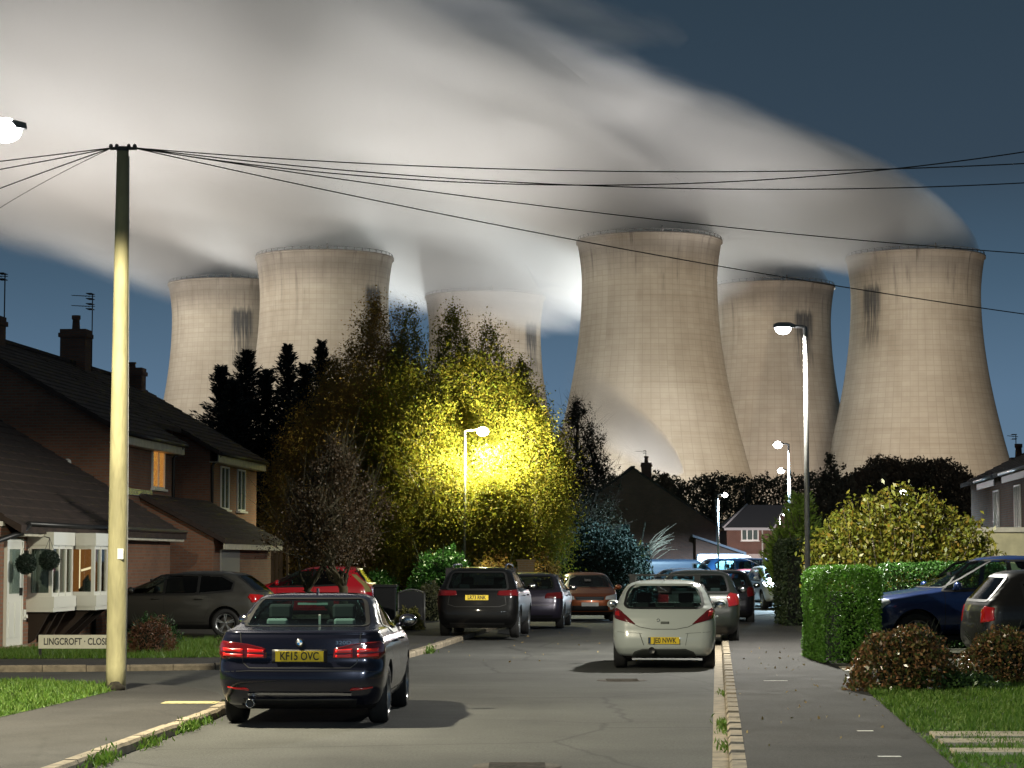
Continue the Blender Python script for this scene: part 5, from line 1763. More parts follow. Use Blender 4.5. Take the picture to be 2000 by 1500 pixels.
class Shape:
    """car body as stacked horizontal outlines; each level: z, rear y, front y, half width, rear and front corner radius"""
    def __init__(self, levels, crown_r=.10, crown_f=.16, sub=6):
        L = np.array(levels, float)
        n = len(L)
        out = []
        for i in range(n - 1):
            p0, p1, p2, p3 = L[max(i - 1, 0)], L[i], L[i + 1], L[min(i + 2, n - 1)]
            m1 = (p2 - p0) * .5 if i > 0 else (p2 - p1)
            m2 = (p3 - p1) * .5 if i < n - 2 else (p2 - p1)
            dz = p2[0] - p1[0]
            for k in range(sub):
                t = k / sub
                h = (2 * t**3 - 3 * t**2 + 1) * p1 + (t**3 - 2 * t**2 + t) * m1 * .8 + (-2 * t**3 + 3 * t**2) * p2 + (t**3 - t**2) * m2 * .8
                h[0] = p1[0] + dz * t
                lo, hi = np.minimum(p1, p2), np.maximum(p1, p2)
                h[1:] = np.clip(h[1:], lo[1:] - .012, hi[1:] + .012)
                out.append(h)
        out.append(L[-1])
        self.rows = np.array(out)
        self.cr, self.cf = crown_r, crown_f
        self.nr, self.nc, self.ns, self.nf = 10, 8, 40, 8

    def half(self, row):
        z, yr, yf, w, rr, fr = row
        rr, fr = min(rr, w * .95), min(fr, w * .95)
        cr, cf = self.cr * w / .9, self.cf * w / .9
        pts = []
        for i in range(self.nr):
            x = (w - rr) * i / self.nr
            pts.append((x, yr + cr * (x / w) ** 2))
        y0 = yr + cr * ((w - rr) / w) ** 2
        for i in range(self.nc + 1):
            a = math.pi / 2 * i / self.nc
            pts.append((w - rr + rr * math.sin(a), y0 + rr * 1.1 * (1 - math.cos(a))))
        y1 = y0 + rr * 1.1
        y2e = yf - cf * ((w - fr) / w) ** 2
        y2 = y2e - fr * 1.2
        for i in range(1, self.ns):
            t = i / self.ns
            pts.append((w * (1 + .0 * t) + .018 * math.sin(math.pi * t) , y1 + (y2 - y1) * t))
        for i in range(self.nc + 1):
            a = math.pi / 2 * i / self.nc
            pts.append((w - fr + fr * math.cos(a), y2 + fr * 1.2 * math.sin(a)))
        for i in range(self.nf - 1, -1, -1):
            x = (w - fr) * i / self.nf
            pts.append((x, yf - cf * (x / w) ** 2))
        return np.array(pts)

    def row_at(self, z):
        return np.array([np.interp(z, self.rows[:, 0], self.rows[:, k]) for k in range(6)])

    def pt(self, mode, a, z):
        """R/F: arc length a from the rear/front centre (+x side positive); S: side, a = y, signed side in mode"""
        h = self.half(self.row_at(z))
        if mode in ('R', 'F'):
            q = h if mode == 'R' else h[::-1]
            s = np.concatenate([[0], np.cumsum(np.linalg.norm(np.diff(q, axis=0), axis=1))])
            x, y = np.interp(abs(a), s, q[:, 0]), np.interp(abs(a), s, q[:, 1])
            return np.array([x if a >= 0 else -x, y, z])
        m = slice(self.nr, len(h) - self.nf)
        x = np.interp(a, h[m][:, 1], h[m][:, 0])
        return np.array([x if mode == 'S+' else -x, a, z])

    def nrm(self, mode, a, z):
        e = .015
        du = self.pt(mode, a + e, z) - self.pt(mode, a - e, z)
        z1, z0 = min(z + e, self.rows[-1, 0]), max(z - e, self.rows[0, 0])
        dv = self.pt(mode, a, z1) - self.pt(mode, a, z0)
        n = np.cross(du, dv)
        n /= max(np.linalg.norm(n), 1e-9)
        want = {'R': (0, -1, 0), 'F': (0, 1, 0), 'S+': (1, 0, 0), 'S-': (-1, 0, 0)}[mode]
        c = np.array([0, (self.rows[0, 1] + self.rows[0, 2]) / 2, z])
        if np.dot(n, self.pt(mode, a, z) - c) < 0:
            n = -n
        return n

    def patch(self, mb, mode, poly, off=.006, nz=10, na=12, mi=0, back=.03):
        poly = [tuple(p) for p in poly]
        zs = [p[1] for p in poly]
        z0, z1 = min(zs), max(zs)
        rows = []
        for j in range(nz + 1):
            z = z0 + (z1 - z0) * (j + (.02 if j == 0 else -.02 if j == nz else 0)) / nz
            xs = []
            for i in range(len(poly)):
                (xa, za), (xb, zb) = poly[i], poly[(i + 1) % len(poly)]
                if (za - z) * (zb - z) <= 0 and za != zb:
                    xs.append(xa + (xb - xa) * (z - za) / (zb - za))
            rows.append((min(xs), max(xs), z))
        vs, fs = [], []
        for sgn in (0, 1):
            for (a, b, z) in rows:
                for i in range(na + 1):
                    q = a + (b - a) * i / na
                    p = self.pt(mode, q, z)
                    n = self.nrm(mode, q, z)
                    vs.append(p + n * (off if sgn == 0 else -back))
        w = na + 1
        N = w * (nz + 1)
        for j in range(nz):
            for i in range(na):
                fs.append((j * w + i, j * w + i + 1, (j + 1) * w + i + 1, (j + 1) * w + i))
        if back > 0:
            for j in range(nz):
                for i in (0, na):
                    fs.append((j * w + i, (j + 1) * w + i, N + (j + 1) * w + i, N + j * w + i))
            for i in range(na):
                for j in (0, nz):
                    fs.append((j * w + i, j * w + i + 1, N + j * w + i + 1, N + j * w + i))
        else:
            vs = vs[:N]
        mb.add(vs, fs, mi, True)
        return mb

    def strip(self, mb, mode, line, width=.03, off=.008, mi=0, closed=False, step=.06):
        pts = []
        line = list(line) + ([line[0]] if closed else [])
        for i in range(len(line) - 1):
            (a0, z0), (a1, z1) = line[i], line[i + 1]
            k = max(1, int(math.hypot(a1 - a0, z1 - z0) / step))
            for j in range(k):
                pts.append((a0 + (a1 - a0) * j / k, z0 + (z1 - z0) * j / k))
        pts.append(line[-1])
        zmin, zmax = self.rows[0, 0], self.rows[-1, 0]
        L, Rr = [], []
        for i, (a, z) in enumerate(pts):
            z = min(max(z, zmin), zmax)
            p = self.pt(mode, a, z); n = self.nrm(mode, a, z)
            b0, b1 = pts[max(i - 1, 0)], pts[min(i + 1, len(pts) - 1)]
            if closed and i in (0, len(pts) - 1):
                b0, b1 = pts[-2], pts[1]
            t = self.pt(mode, b1[0], b1[1]) - self.pt(mode, b0[0], b0[1])
            t /= max(np.linalg.norm(t), 1e-9)
            s = np.cross(t, n)
            L.append(p + n * off + s * width / 2)
            Rr.append(p + n * off - s * width / 2)
        n_ = len(L)
        mb.add(L + Rr, [(i, i + 1, n_ + i + 1, n_ + i) for i in range(n_ - 1)], mi, True)
        return mb


def inpoly(x, y, poly):
    r = False
    j = len(poly) - 1
    for i in range(len(poly)):
        (xi, yi), (xj, yj) = poly[i], poly[j]
        if (yi > y) != (yj > y) and x < (xj - xi) * (y - yi) / (yj - yi) + xi:
            r = not r
        j = i
    return r


def rounded(x0, x1, z0, z1, top=None, r=.06, ztop=None):
    """window outline, top edge from -top..top"""
    t0, t1 = top if top else (x0, x1)
    k = min(.3, r / max(.05, z1 - z0))
    P0, P1, P2, P3 = (x0, z0), (x1, z0), (t1, z1), (t0, z1)
    out = []
    pts = [P0, P1, P2, P3]
    for i in range(4):
        a, b, c = Vector(pts[i - 1]), Vector(pts[i]), Vector(pts[(i + 1) % 4])
        u, v = (a - b), (c - b)
        ru, rv = min(r, u.length * .4), min(r, v.length * .4)
        p, q = b + u.normalized() * ru, b + v.normalized() * rv
        for k_ in range(5):
            t = k_ / 4
            s = p * (1 - t) ** 2 + b * 2 * t * (1 - t) + q * t ** 2
            out.append((s.x, s.y))
    return out


def make_wheel(car, x, y, r, w, side, spokes=5, rimm=None):
    M = Matrix.Translation((x, y, r)) @ Matrix.Rotation(R(90) * side, 4, 'Y')
    mb = MB()
    h = w / 2
    mb.lathe([(r * .66, -h), (r * .9, -h), (r * .985, -h * .75), (r, -h * .3), (r, h * .3), (r * .985, h * .75), (r * .9, h), (r * .66, h * .96), (r * .64, h * .5), (r * .64, -h * .9), (r * .66, -h)], 36, 0, M)
    for q in (-.45, 0, .45):
        mb.lathe([(r * 1.001, h * q - .006), (r * 1.004, h * q), (r * 1.001, h * q + .006)], 36, 0, M)
    o = mb.build("wheel", M_tyre, car)
    mb = MB()
    mb.lathe([(r * .66, h * .98), (r * .63, h * .95), (r * .60, h * .6), (r * .58, -h * .2)], 36, 0, M)
    mb.lathe([(0, h * .78), (r * .12, h * .78), (r * .14, h * .5)], 18, 0, M)
    for k in range(spokes):
        a = 2 * math.pi * k / spokes
        for da in (-.12, .12):
            c0, c1 = a + da * .6, a + da
            p = [(r * .1 * math.cos(c0 - .25), r * .1 * math.sin(c0 - .25)), (r * .62 * math.cos(c1 - .06), r * .62 * math.sin(c1 - .06)), (r * .62 * math.cos(c1 + .06), r * .62 * math.sin(c1 + .06)), (r * .1 * math.cos(c0 + .25), r * .1 * math.sin(c0 + .25))]
            mb.prism([(u, v, h * .55) for u, v in p], (0, 0, h * .25), 0, M)
    mb.build("rim", rimm or M_rim, o)
    mb = MB(); mb.lathe([(0, h * .05), (r * .45, h * .05), (r * .45, -h * .1)], 24, 0, M); mb.build("brake_disc", mat("brake_steel", (.18, .17, .16), .5, .8), o)
    return o


TYPES = {}
TYPES['sedan'] = dict(L=4.62, lv=[
    (.19, .30, 4.28, .74, .20, .35), (.26, .14, 4.48, .83, .24, .42), (.36, .045, 4.57, .868, .26, .48), (.48, .0, 4.62, .893, .26, .5), (.60, .005, 4.62, .903, .25, .5),
    (.72, .045, 4.56, .905, .24, .48), (.82, .05, 4.40, .902, .23, .45), (.90, .06, 4.10, .893, .22, .42), (.96, .07, 3.75, .878, .21, .40), (1.00, .085, 3.50, .86, .20, .38), (1.04, .11, 3.22, .835, .19, .35),
    (1.065, .38, 3.05, .80, .19, .33), (1.10, .70, 2.94, .775, .20, .33), (1.20, .90, 2.70, .735, .20, .32), (1.30, 1.13, 2.47, .685, .20, .30), (1.37, 1.32, 2.29, .635, .20, .28), (1.405, 1.48, 2.14, .575, .22, .26), (1.425, 1.66, 2.00, .44, .24, .22), (1.432, 1.80, 1.88, .22, .15, .15)],
    rw=rounded(-.67, .67, 1.10, 1.345, (-.575, .575), .07), ww=[(-.66, 1.10), (.66, 1.10), (.55, 1.345), (-.55, 1.345)],
    sw=[[(1.62, 1.02), (2.30, 1.02), (2.30, 1.36), (1.80, 1.35), (1.45, 1.22), (1.2, 1.10)][::-1], [(2.40, 1.02), (3.05, 1.02), (2.72, 1.24), (2.45, 1.355), (2.40, 1.36)]],
    wb=(.95, 3.76), wr=.325, belt=1.02, track=.79)
TYPES['hatch'] = dict(L=4.0, lv=[
    (.18, .22, 3.72, .70, .2, .32), (.26, .08, 3.88, .78, .24, .4), (.36, .01, 3.97, .825, .27, .46), (.50, .0, 4.0, .848, .28, .48), (.62, .02, 4.0, .855, .28, .48), (.74, .055, 3.96, .857, .27, .46),
    (.84, .085, 3.80, .852, .26, .44), (.92, .12, 3.52, .84, .25, .42), (.99, .17, 3.22, .82, .24, .40), (1.06, .25, 3.00, .795, .23, .36), (1.16, .34, 2.76, .755, .23, .33), (1.27, .43, 2.50, .705, .23, .31), (1.36, .50, 2.26, .645, .23, .29), (1.42, .58, 2.05, .57, .24, .26), (1.455, .74, 1.85, .46, .24, .24), (1.475, 1.0, 1.6, .25, .18, .18)],
    rw=rounded(-.66, .66, 1.03, 1.37, (-.55, .55), .16), ww=[(-.64, 1.05), (.64, 1.05), (.52, 1.36), (-.52, 1.36)],
    sw=[[(.85, 1.0), (1.70, .96), (1.70, 1.36), (1.1, 1.35), (.82, 1.2)], [(1.80, .955), (3.0, .94), (2.70, 1.12), (2.30, 1.32), (1.80, 1.37)]],
    wb=(.68, 3.19), wr=.30, belt=.96, track=.74)
TYPES['suv'] = dict(L=4.45, lv=[
    (.24, .20, 4.15, .76, .2, .34), (.34, .06, 4.34, .85, .24, .42), (.46, .0, 4.43, .89, .26, .48), (.62, .0, 4.45, .915, .26, .48), (.78, .025, 4.44, .922, .25, .46), (.92, .045, 4.32, .918, .24, .44),
    (1.02, .075, 4.0, .905, .23, .42), (1.09, .11, 3.60, .885, .22, .40), (1.15, .16, 3.30, .86, .22, .38), (1.25, .25, 3.02, .82, .22, .35), (1.37, .35, 2.75, .77, .22, .32), (1.47, .44, 2.52, .715, .22, .30), (1.54, .52, 2.32, .65, .23, .28), (1.585, .68, 2.12, .54, .24, .25), (1.605, .95, 1.9, .30, .2, .2)],
    rw=rounded(-.68, .68, 1.12, 1.47, (-.57, .57), .09), ww=[(-.68, 1.16), (.68, 1.16), (.55, 1.48), (-.55, 1.48)],
    sw=[[(.75, 1.15), (1.55, 1.10), (1.55, 1.49), (.95, 1.49), (.72, 1.36)], [(1.62, 1.10), (2.35, 1.08), (2.35, 1.50), (1.62, 1.495)], [(2.42, 1.08), (3.25, 1.07), (2.95, 1.24), (2.58, 1.46), (2.42, 1.50)]],
    wb=(.84, 3.5), wr=.35, belt=1.08, track=.79)
TYPES['estate'] = dict(L=4.5, lv=[
    (.19, .25, 4.2, .74, .20, .35), (.28, .1, 4.38, .83, .24, .42), (.38, .02, 4.46, .865, .26, .48), (.50, .0, 4.5, .885, .26, .5), (.62, .01, 4.5, .893, .25, .5), (.74, .035, 4.44, .895, .24, .48),
    (.84, .05, 4.26, .89, .23, .45), (.92, .075, 3.92, .878, .22, .42), (.98, .11, 3.55, .86, .21, .40), (1.04, .18, 3.28, .83, .20, .36), (1.14, .30, 2.98, .785, .20, .33), (1.25, .44, 2.70, .735, .20, .31), (1.35, .58, 2.42, .675, .20, .29), (1.41, .70, 2.2, .60, .22, .26), (1.45, .9, 2.0, .46, .24, .24), (1.47, 1.15, 1.7, .25, .18, .18)],
    rw=rounded(-.65, .65, 1.05, 1.35, (-.55, .55), .09), ww=[(-.66, 1.07), (.66, 1.07), (.54, 1.36), (-.54, 1.36)],
    sw=[[(.75, 1.06), (1.45, .99), (1.45, 1.36), (1.05, 1.35), (.72, 1.2)], [(1.52, .985), (2.22, .975), (2.22, 1.37), (1.52, 1.36)], [(2.29, .975), (3.2, .97), (2.85, 1.16), (2.5, 1.33), (2.29, 1.37)]],
    wb=(.86, 3.52), wr=.325, belt=.98, track=.77)
TYPES['pickup'] = dict(L=5.3, lv=[
    (.40, .20, 5.0, .76, .16, .34), (.48, .06, 5.16, .86, .2, .42), (.60, .0, 5.26, .905, .22, .46), (.76, .0, 5.30, .925, .22, .46), (.92, .02, 5.28, .93, .2, .44), (1.02, .03, 5.14, .925, .2, .42),
    (1.09, .05, 4.80, .91, .2, .40), (1.15, .5, 4.35, .89, .2, .38), (1.20, 1.35, 4.02, .86, .18, .36), (1.28, 1.5, 3.80, .82, .18, .34), (1.42, 1.60, 3.52, .775, .18, .32), (1.56, 1.70, 3.26, .725, .18, .30), (1.68, 1.80, 3.04, .67, .18, .28), (1.75, 1.92, 2.86, .58, .2, .25), (1.785, 2.1, 2.6, .40, .2, .2), (1.795, 2.25, 2.4, .2, .12, .12)],
    rw=[(-.6, 1.3), (.6, 1.3), (.54, 1.62), (-.54, 1.62)], ww=[(-.70, 1.24), (.70, 1.24), (.58, 1.67), (-.58, 1.67)],
    sw=[[(1.75, 1.22), (2.55, 1.20), (2.55, 1.68), (2.0, 1.67), (1.82, 1.5)], [(2.63, 1.20), (3.85, 1.18), (3.50, 1.42), (3.20, 1.62), (2.95, 1.69), (2.63, 1.69)]],
    wb=(1.15, 4.35), wr=.39, belt=1.18, track=.80)
TYPES['van'] = dict(L=4.8, lv=[
    (.24, .12, 4.5, .80, .1, .34), (.34, .03, 4.68, .90, .12, .42), (.50, .0, 4.77, .94, .12, .46), (.75, .0, 4.8, .95, .12, .46), (.95, .0, 4.70, .95, .12, .44), (1.08, .0, 4.4, .945, .12, .42),
    (1.18, .01, 4.05, .935, .12, .40), (1.32, .02, 3.80, .92, .12, .36), (1.50, .035, 3.55, .895, .12, .32), (1.68, .05, 3.30, .865, .12, .28), (1.80, .08, 3.10, .82, .13, .25), (1.88, .14, 2.9, .70, .14, .22), (1.91, .3, 2.6, .4, .12, .15)],
    rw=[(-.66, 1.15), (.66, 1.15), (.62, 1.65), (-.62, 1.65)], ww=[(-.74, 1.2), (.74, 1.2), (.66, 1.68), (-.66, 1.68)],
    sw=[[(2.55, 1.15), (3.95, 1.12), (3.55, 1.45), (3.25, 1.68), (2.55, 1.68)]],
    wb=(.85, 3.8), wr=.33, belt=1.1, track=.82)


def car(name, label, cat, typ, pm, loc, ang, plate=None, scale=(1, 1, 1), lamps='bar', rear=True, front=False, glass=None, seats=True, headlit=False, skirt=.30, group="parked cars", palehead=False, detail=True, handle=True, plate_z=None, plate_m=None, rails=False, rear_fn=None, lampm=None):
    T = TYPES[typ]
    S = Shape(T['lv'])
    L = T['L']
    root = thing(name, label, cat, loc, ang, group)
    rows = S.rows
    half = [S.half(r) for r in rows]
    nh = len(half[0])
    ring = []
    for h in half:
        ring.append(np.concatenate([h, np.stack([-h[-2:0:-1, 0], h[-2:0:-1, 1]], 1)]))
    N = len(ring[0])
    V = [(x, y, rows[i, 0]) for i, rg_ in enumerate(ring) for x, y in rg_]
    Fc, mi = [], []
    for i in range(len(rows) - 1):
        for k in range(N):
            k2 = (k + 1) % N
            Fc.append((i * N + k, i * N + k2, (i + 1) * N + k2, (i + 1) * N + k))
            z = (rows[i, 0] + rows[i + 1, 0]) / 2
            q = [V[j] for j in Fc[-1]]
            cx_, cy_ = sum(p[0] for p in q) / 4, sum(p[1] for p in q) / 4
            m_ = 1 if z < skirt else 0
            kk = k if k < nh else N - k
            if k < nh - 1: pass
            kc = k + .5 if k < nh - 1 else N - k - .5
            # arc positions
            h = (half[i] + half[i + 1]) / 2
            sg_ = 1 if cx_ >= 0 else -1
            seg = np.concatenate([[0], np.cumsum(np.linalg.norm(np.diff(h, axis=0), axis=1))])
            a = np.interp(kc, np.arange(nh), seg)
            if z > T['belt'] - .08:
                if kc < S.nr + S.nc + 3 and inpoly(a * sg_, z, T['rw']): m_ = 2
                elif kc > nh - S.nf - S.nc - 3 and inpoly((seg[-1] - a) * sg_, z, T['ww']): m_ = 2
                elif S.nr + S.nc - 2 < kc < nh - S.nf - 2:
                    for sp in T['sw']:
                        if inpoly(cy_, z, sp): m_ = 2
            mi.append(m_)
    Fc.append(tuple(range(N))[::-1]); mi.append(1)
    Fc.append(tuple((len(rows) - 1) * N + k for k in range(N))); mi.append(0)
    me = bpy.data.meshes.new("body")
    me.from_pydata(V, [], Fc)
    for m_ in (pm, M_trim, M_trim): me.materials.append(m_)
    me.polygons.foreach_set("material_index", mi)
    me.polygons.foreach_set("use_smooth", [True] * len(Fc))
    me.update()
    ob = bpy.data.objects.new("body", me)
    COL.objects.link(ob)
    # wheel arches
    mb = MB()
    for y in T['wb']:
        for s in (-1, 1):
            M = Matrix.Translation((s * (T['track'] - .16), y, T['wr'] + .005)) @ Matrix.Rotation(R(90) * s, 4, 'Y')
            mb.lathe([(T['wr'] * 1.16, 0), (T['wr'] * 1.16, .6)], 40, 0, M, False, True)
    cut = mb.build("arch_cutter", M_trim)
    md = ob.modifiers.new("arch", 'BOOLEAN'); md.operation = 'DIFFERENCE'; md.object = cut; md.solver = 'EXACT'
    try: md.material_mode = 'TRANSFER'
    except Exception: pass
    dg = bpy.context.evaluated_depsgraph_get()
    me2 = bpy.data.meshes.new_from_object(ob.evaluated_get(dg))
    bpy.data.objects.remove(ob); bpy.data.objects.remove(cut)
    bm = bmesh.new(); bm.from_mesh(me2)
    bmesh.ops.delete(bm, geom=[f for f in bm.faces if f.material_index == 2 and f.normal.length > 0 and f.calc_center_median().z > T['belt'] - .1], context='FACES')
    for e in bm.edges:
        e.smooth = not (len(e.link_faces) == 2 and e.calc_face_angle(0) > R(50))
    bm.to_mesh(me2); bm.free()
    me2.polygons.foreach_set("use_smooth", [True] * len(me2.polygons))
    ob = bpy.data.objects.new("body", me2); COL.objects.link(ob); ob.parent = root
    gm = glass or M_glassc
    # windows with black borders
    def win(nm, mode, poly, gmat):
        poly = list(poly)
        cxm = sum(p[0] for p in poly) / len(poly); czm = sum(p[1] for p in poly) / len(poly)
        out = [(p[0] + .028 * (1 if p[0] > cxm else -1), p[1] + .022 * (1 if p[1] > czm else -1)) for p in poly]
        m1 = MB(); S.patch(m1, mode, out, .004, 8, 12, 0, 0)
        w_ = m1.build(nm, gmat, root, recalc=False)
        m1 = MB(); S.strip(m1, mode, out, .05, .007, 0, True); m1.build("seal", M_trim, w_, recalc=False)
    win("rear_window", 'R', T['rw'], gm)
    win("windscreen", 'F', T['ww'], M_glassc)
    for s in ('S+', 'S-'):
        for i, sp in enumerate(T['sw']):
            win("side_window", s, sp, gm if i < len(T['sw']) - 1 else M_glassc)
    # wheels
    for y in T['wb']:
        for s in (-1, 1):
            make_wheel(root, s * T['track'], y, T['wr'], .215, s, 5 if typ != 'sedan' else 7)
    # interior
    if seats:
        bz = T['belt']
        mb = MB(); mb.box(-.62, .62, T['wb'][0] - .1, T['wb'][1] - .5, .28, .36); mb.box(-.6, .6, T['wb'][1] - .75, T['wb'][1] - .35, .4, bz - .06)
        mb.build("cabin_floor", M_seat, root)
        yr_, yf_ = S.row_at(bz + .12)[1:3]
        yfs = yf_ - 1.25
        for x in (-.36, .36):
            mb = MB()
            mb.box(x - .24, x + .24, yfs - .05, yfs + .45, .42, .58)
            mb.prism([(x - .23, yfs - .06, .5), (x + .23, yfs - .06, .5), (x + .2, yfs - .24, bz + .10), (x - .2, yfs - .24, bz + .10)], (0, -.12, .02))
            st = mb.build("seat", M_seat, root, bevel=.03)
            mb = MB(); mb.box(x - .13, x + .13, yfs - .38, yfs - .28, bz + .12, bz + .29); mb.build("headrest", M_seat, st, bevel=.03)
        yb = max(yr_ + .42, T['wb'][0] + .12)
        mb = MB(); mb.box(-.6, .6, yb, yb + .45, .4, .56); mb.box(-.6, .6, yb - .12, yb + .02, .5, bz + .0)
        rb = mb.build("rear_bench", M_seat, root, bevel=.03)
        for x in (-.38, .38):
            mb = MB(); mb.box(x - .12, x + .12, yb - .12, yb - .04, bz + .01, bz + .13); mb.build("headrest", M_seatl if palehead else M_seat, rb, bevel=.025)
        mb = MB(); mb.box(-.1, .1, yf_ - .32, yf_ - .29, bz + .24, bz + .31); mb.build("rear_view_mirror", M_trim, root)
    # mirrors
    bz = T['belt']
    yfm = T['sw'][-1][0][0] if typ == 'van' else max(p[0] for p in T['sw'][-1])
    ym = yfm - .22
    for s in (-1, 1):
        xw = S.row_at(bz)[3]
        mb = MB()
        mb.ellipsoid((s * (xw + .12), ym, bz + .07), (.11, .07, .075), 12, 8)
        mb.tube([(s * (xw - .02), ym + .03, bz + .0), (s * (xw + .07), ym + .02, bz + .04)], .025, 6)
        mm = mb.build("wing_mirror", pm, root)
        mb = MB(); mb.ellipsoid((s * (xw + .12), ym - .058, bz + .07), (.085, .016, .055), 12, 6); mb.build("mirror_glass", M_chrome, mm)
    # door seams and handles
    if detail:
        mb = MB()
        xs_ = [T['sw'][-1][0][0] if typ == 'van' else None]
        yw0, yw1 = T['wb'][0] + T['wr'] * 1.2, T['wb'][1] - T['wr'] * 1.25
        ymid = (min(p[0] for p in T['sw'][-1]) - .04)
        for s in ('S+', 'S-'):
            for yy in {yw1 - .02, ymid}:
                S.strip(mb, s, [(yy, .30), (yy, bz - .03)], .010, .002)
            S.strip(mb, s, [(yw0 + .02, .34), (yw1 - .02, .33)], .010, .002)
            if typ != 'van':
                S.strip(mb, s, [(yw0 + .0, bz - .04), (yw0 - .05, .70), (yw0 + .1, .42)], .010, .002)
        mb.build("door_seams", M_trim, root, recalc=False)
        if handle:
            for s in (-1, 1):
                for yy in ({ymid - .18 + .0, ymid + .22 - .40 + 1.0} if False else {ymid + .2, ymid - .78}):
                    if yy < yw0: continue
                    xw = S.pt('S+', yy, bz - .13)[0]
                    mb = MB(); mb.tube([(s * (xw - .005), yy - .1, bz - .13), (s * (xw + .03), yy - .06, bz - .125), (s * (xw + .03), yy + .06, bz - .125), (s * (xw - .005), yy + .1, bz - .13)], .013, 6)
                    mb.build("door_handle", pm, root)
    lm_ = lampm or M_red
    if rear_fn:
        rear_fn(root, S, pm)
    elif lamps:
        for s in (-1, 1):
            mb = MB()
            if lamps == 'bar':
                S.patch(mb, 'R', [(s * .42, .80), (s * .46, .93), (s * .92, .97), (s * 1.02, .90), (s * .95, .78)] if typ != 'suv' else [(s * .45, .97), (s * .48, 1.07), (s * .95, 1.10), (s * 1.05, 1.02), (s * .98, .95)], .012)
            elif lamps == 'tall':
                S.patch(mb, 'R', [(s * .66, .74), (s * .62, .95), (s * .70, 1.02), (s * .92, 1.0), (s * .96, .78)], .012)
            elif lamps == 'pillar':
                S.patch(mb, 'R', [(s * .70, .78), (s * .74, 1.25), (s * .86, 1.25), (s * .90, .78)], .012)
            mb.build("taillight", lm_, root)
        # tailgate seam and bumper line
        mb = MB()
        zb = .62 if typ != 'suv' else .72
        S.strip(mb, 'R', [(-.62, bz - .05), (-.66, zb + .05), (-.5, zb), (.5, zb), (.66, zb + .05), (.62, bz - .05)], .012, .002)
        S.strip(mb, 'R', [(-.62, .34), (.62, .34)], .06, .004)
        mb.build("tailgate_seam", M_trim, root, recalc=False)
    if front:
        for s in (-1, 1):
            mb = MB()
            zf = .66 if typ not in ('suv', 'pickup', 'van') else .84
            S.patch(mb, 'F', [(s * .46, zf), (s * .50, zf + .10), (s * .98, zf + .17), (s * 1.10, zf + .12), (s * .95, zf - .02)], .012)
            mb.build("headlight", emit_mat("lit_headlamp", (0.85, 0.95, 1.0), 22.0) if headlit else M_clear, root)
        mb = MB(); S.patch(mb, 'F', [(-.42, zf - .02), (.42, zf - .02), (.46, zf + .09), (-.46, zf + .09)], .006); S.patch(mb, 'F', [(-.6, .32), (.6, .32), (.55, .48), (-.55, .48)], .006)
        mb.build("grille", M_trim, root)
        for k in range(2):
            mb = MB(); S.strip(mb, 'F', [(-.44, zf + .015 + .05 * k), (.44, zf + .015 + .05 * k)], .018, .012); mb.build("grille_bar", M_chrome, root, recalc=False)
        for s in (-1, 1):
            mb = MB(); S.patch(mb, 'F', [(s * .64, .36), (s * .64, .46), (s * .76, .46), (s * .76, .36)], .01); mb.build("fog_lamp", M_clear, root)
    # number plates
    def plate_at(mode, z, txt, m_, blue=False, w=.52, h=.112):
        p = S.pt(mode, 0, z); n = S.nrm(mode, 0, z)
        sgn = -1 if mode == 'R' else 1
        tilt = math.atan2(n[2], abs(n[1]))
        M = Matrix.Translation(Vector(p) + Vector(n) * .02) @ Matrix.Rotation(0 if mode == 'R' else math.pi, 4, 'Z') @ Matrix.Rotation(R(90) - tilt * .6, 4, 'X')
        mb = MB(); mb.box(-w / 2, w / 2, -h / 2, h / 2, -.022, 0, 0, M)
        pl = mb.build("number_plate", m_, root)
        if txt:
            text_mesh("registration", txt, .120, M_pltxt, pl, M @ Matrix.Translation((.0 if not blue else .02, -.002, .002)), .0015, sx=.78, bold=.002)
        if blue:
            mb = MB(); mb.box(-w / 2 + .003, -w / 2 + .045, -h / 2 + .003, h / 2 - .003, .0005, .003, 0, M); mb.build("plate_badge", mat("plate_blue", (.015, .05, .12), .4), pl)
    if rear: plate_at('R', plate_z or (.77 if typ == 'sedan' else .48 if typ == 'hatch' else .88 if typ == 'suv' else .70), plate, plate_m or M_yplate, blue=(plate == "JE0 NWK"))
    if front: plate_at('F', .52 if typ not in ('suv', 'pickup', 'van') else .6, None, M_wplate)
    if rails:
        for s in (-1, 1):
            x = s * .60
            mb = MB(); mb.tube([(x, .62, 1.585), (x, .75, 1.655), (x * .97, 1.5, 1.675), (x, 2.3, 1.645), (x, 2.45, 1.56)], .022, 8); mb.build("roof_rail", M_chrome, root)
    # recentre: origin at the car's middle on the ground
    for ch in root.children:
        ch.location.y -= L / 2
    root.scale = scale
    return root, S


def place(near_x, near_y, ang, L, sc=1.0, rev=False):
    """centre of a car whose near end's middle is at (x, y) and which points along ang (0 = away from the viewer)"""
    u = Vector((-math.sin(ang), math.cos(ang), 0))
    return Vector((near_x, near_y, 0)) + u * L * sc / 2


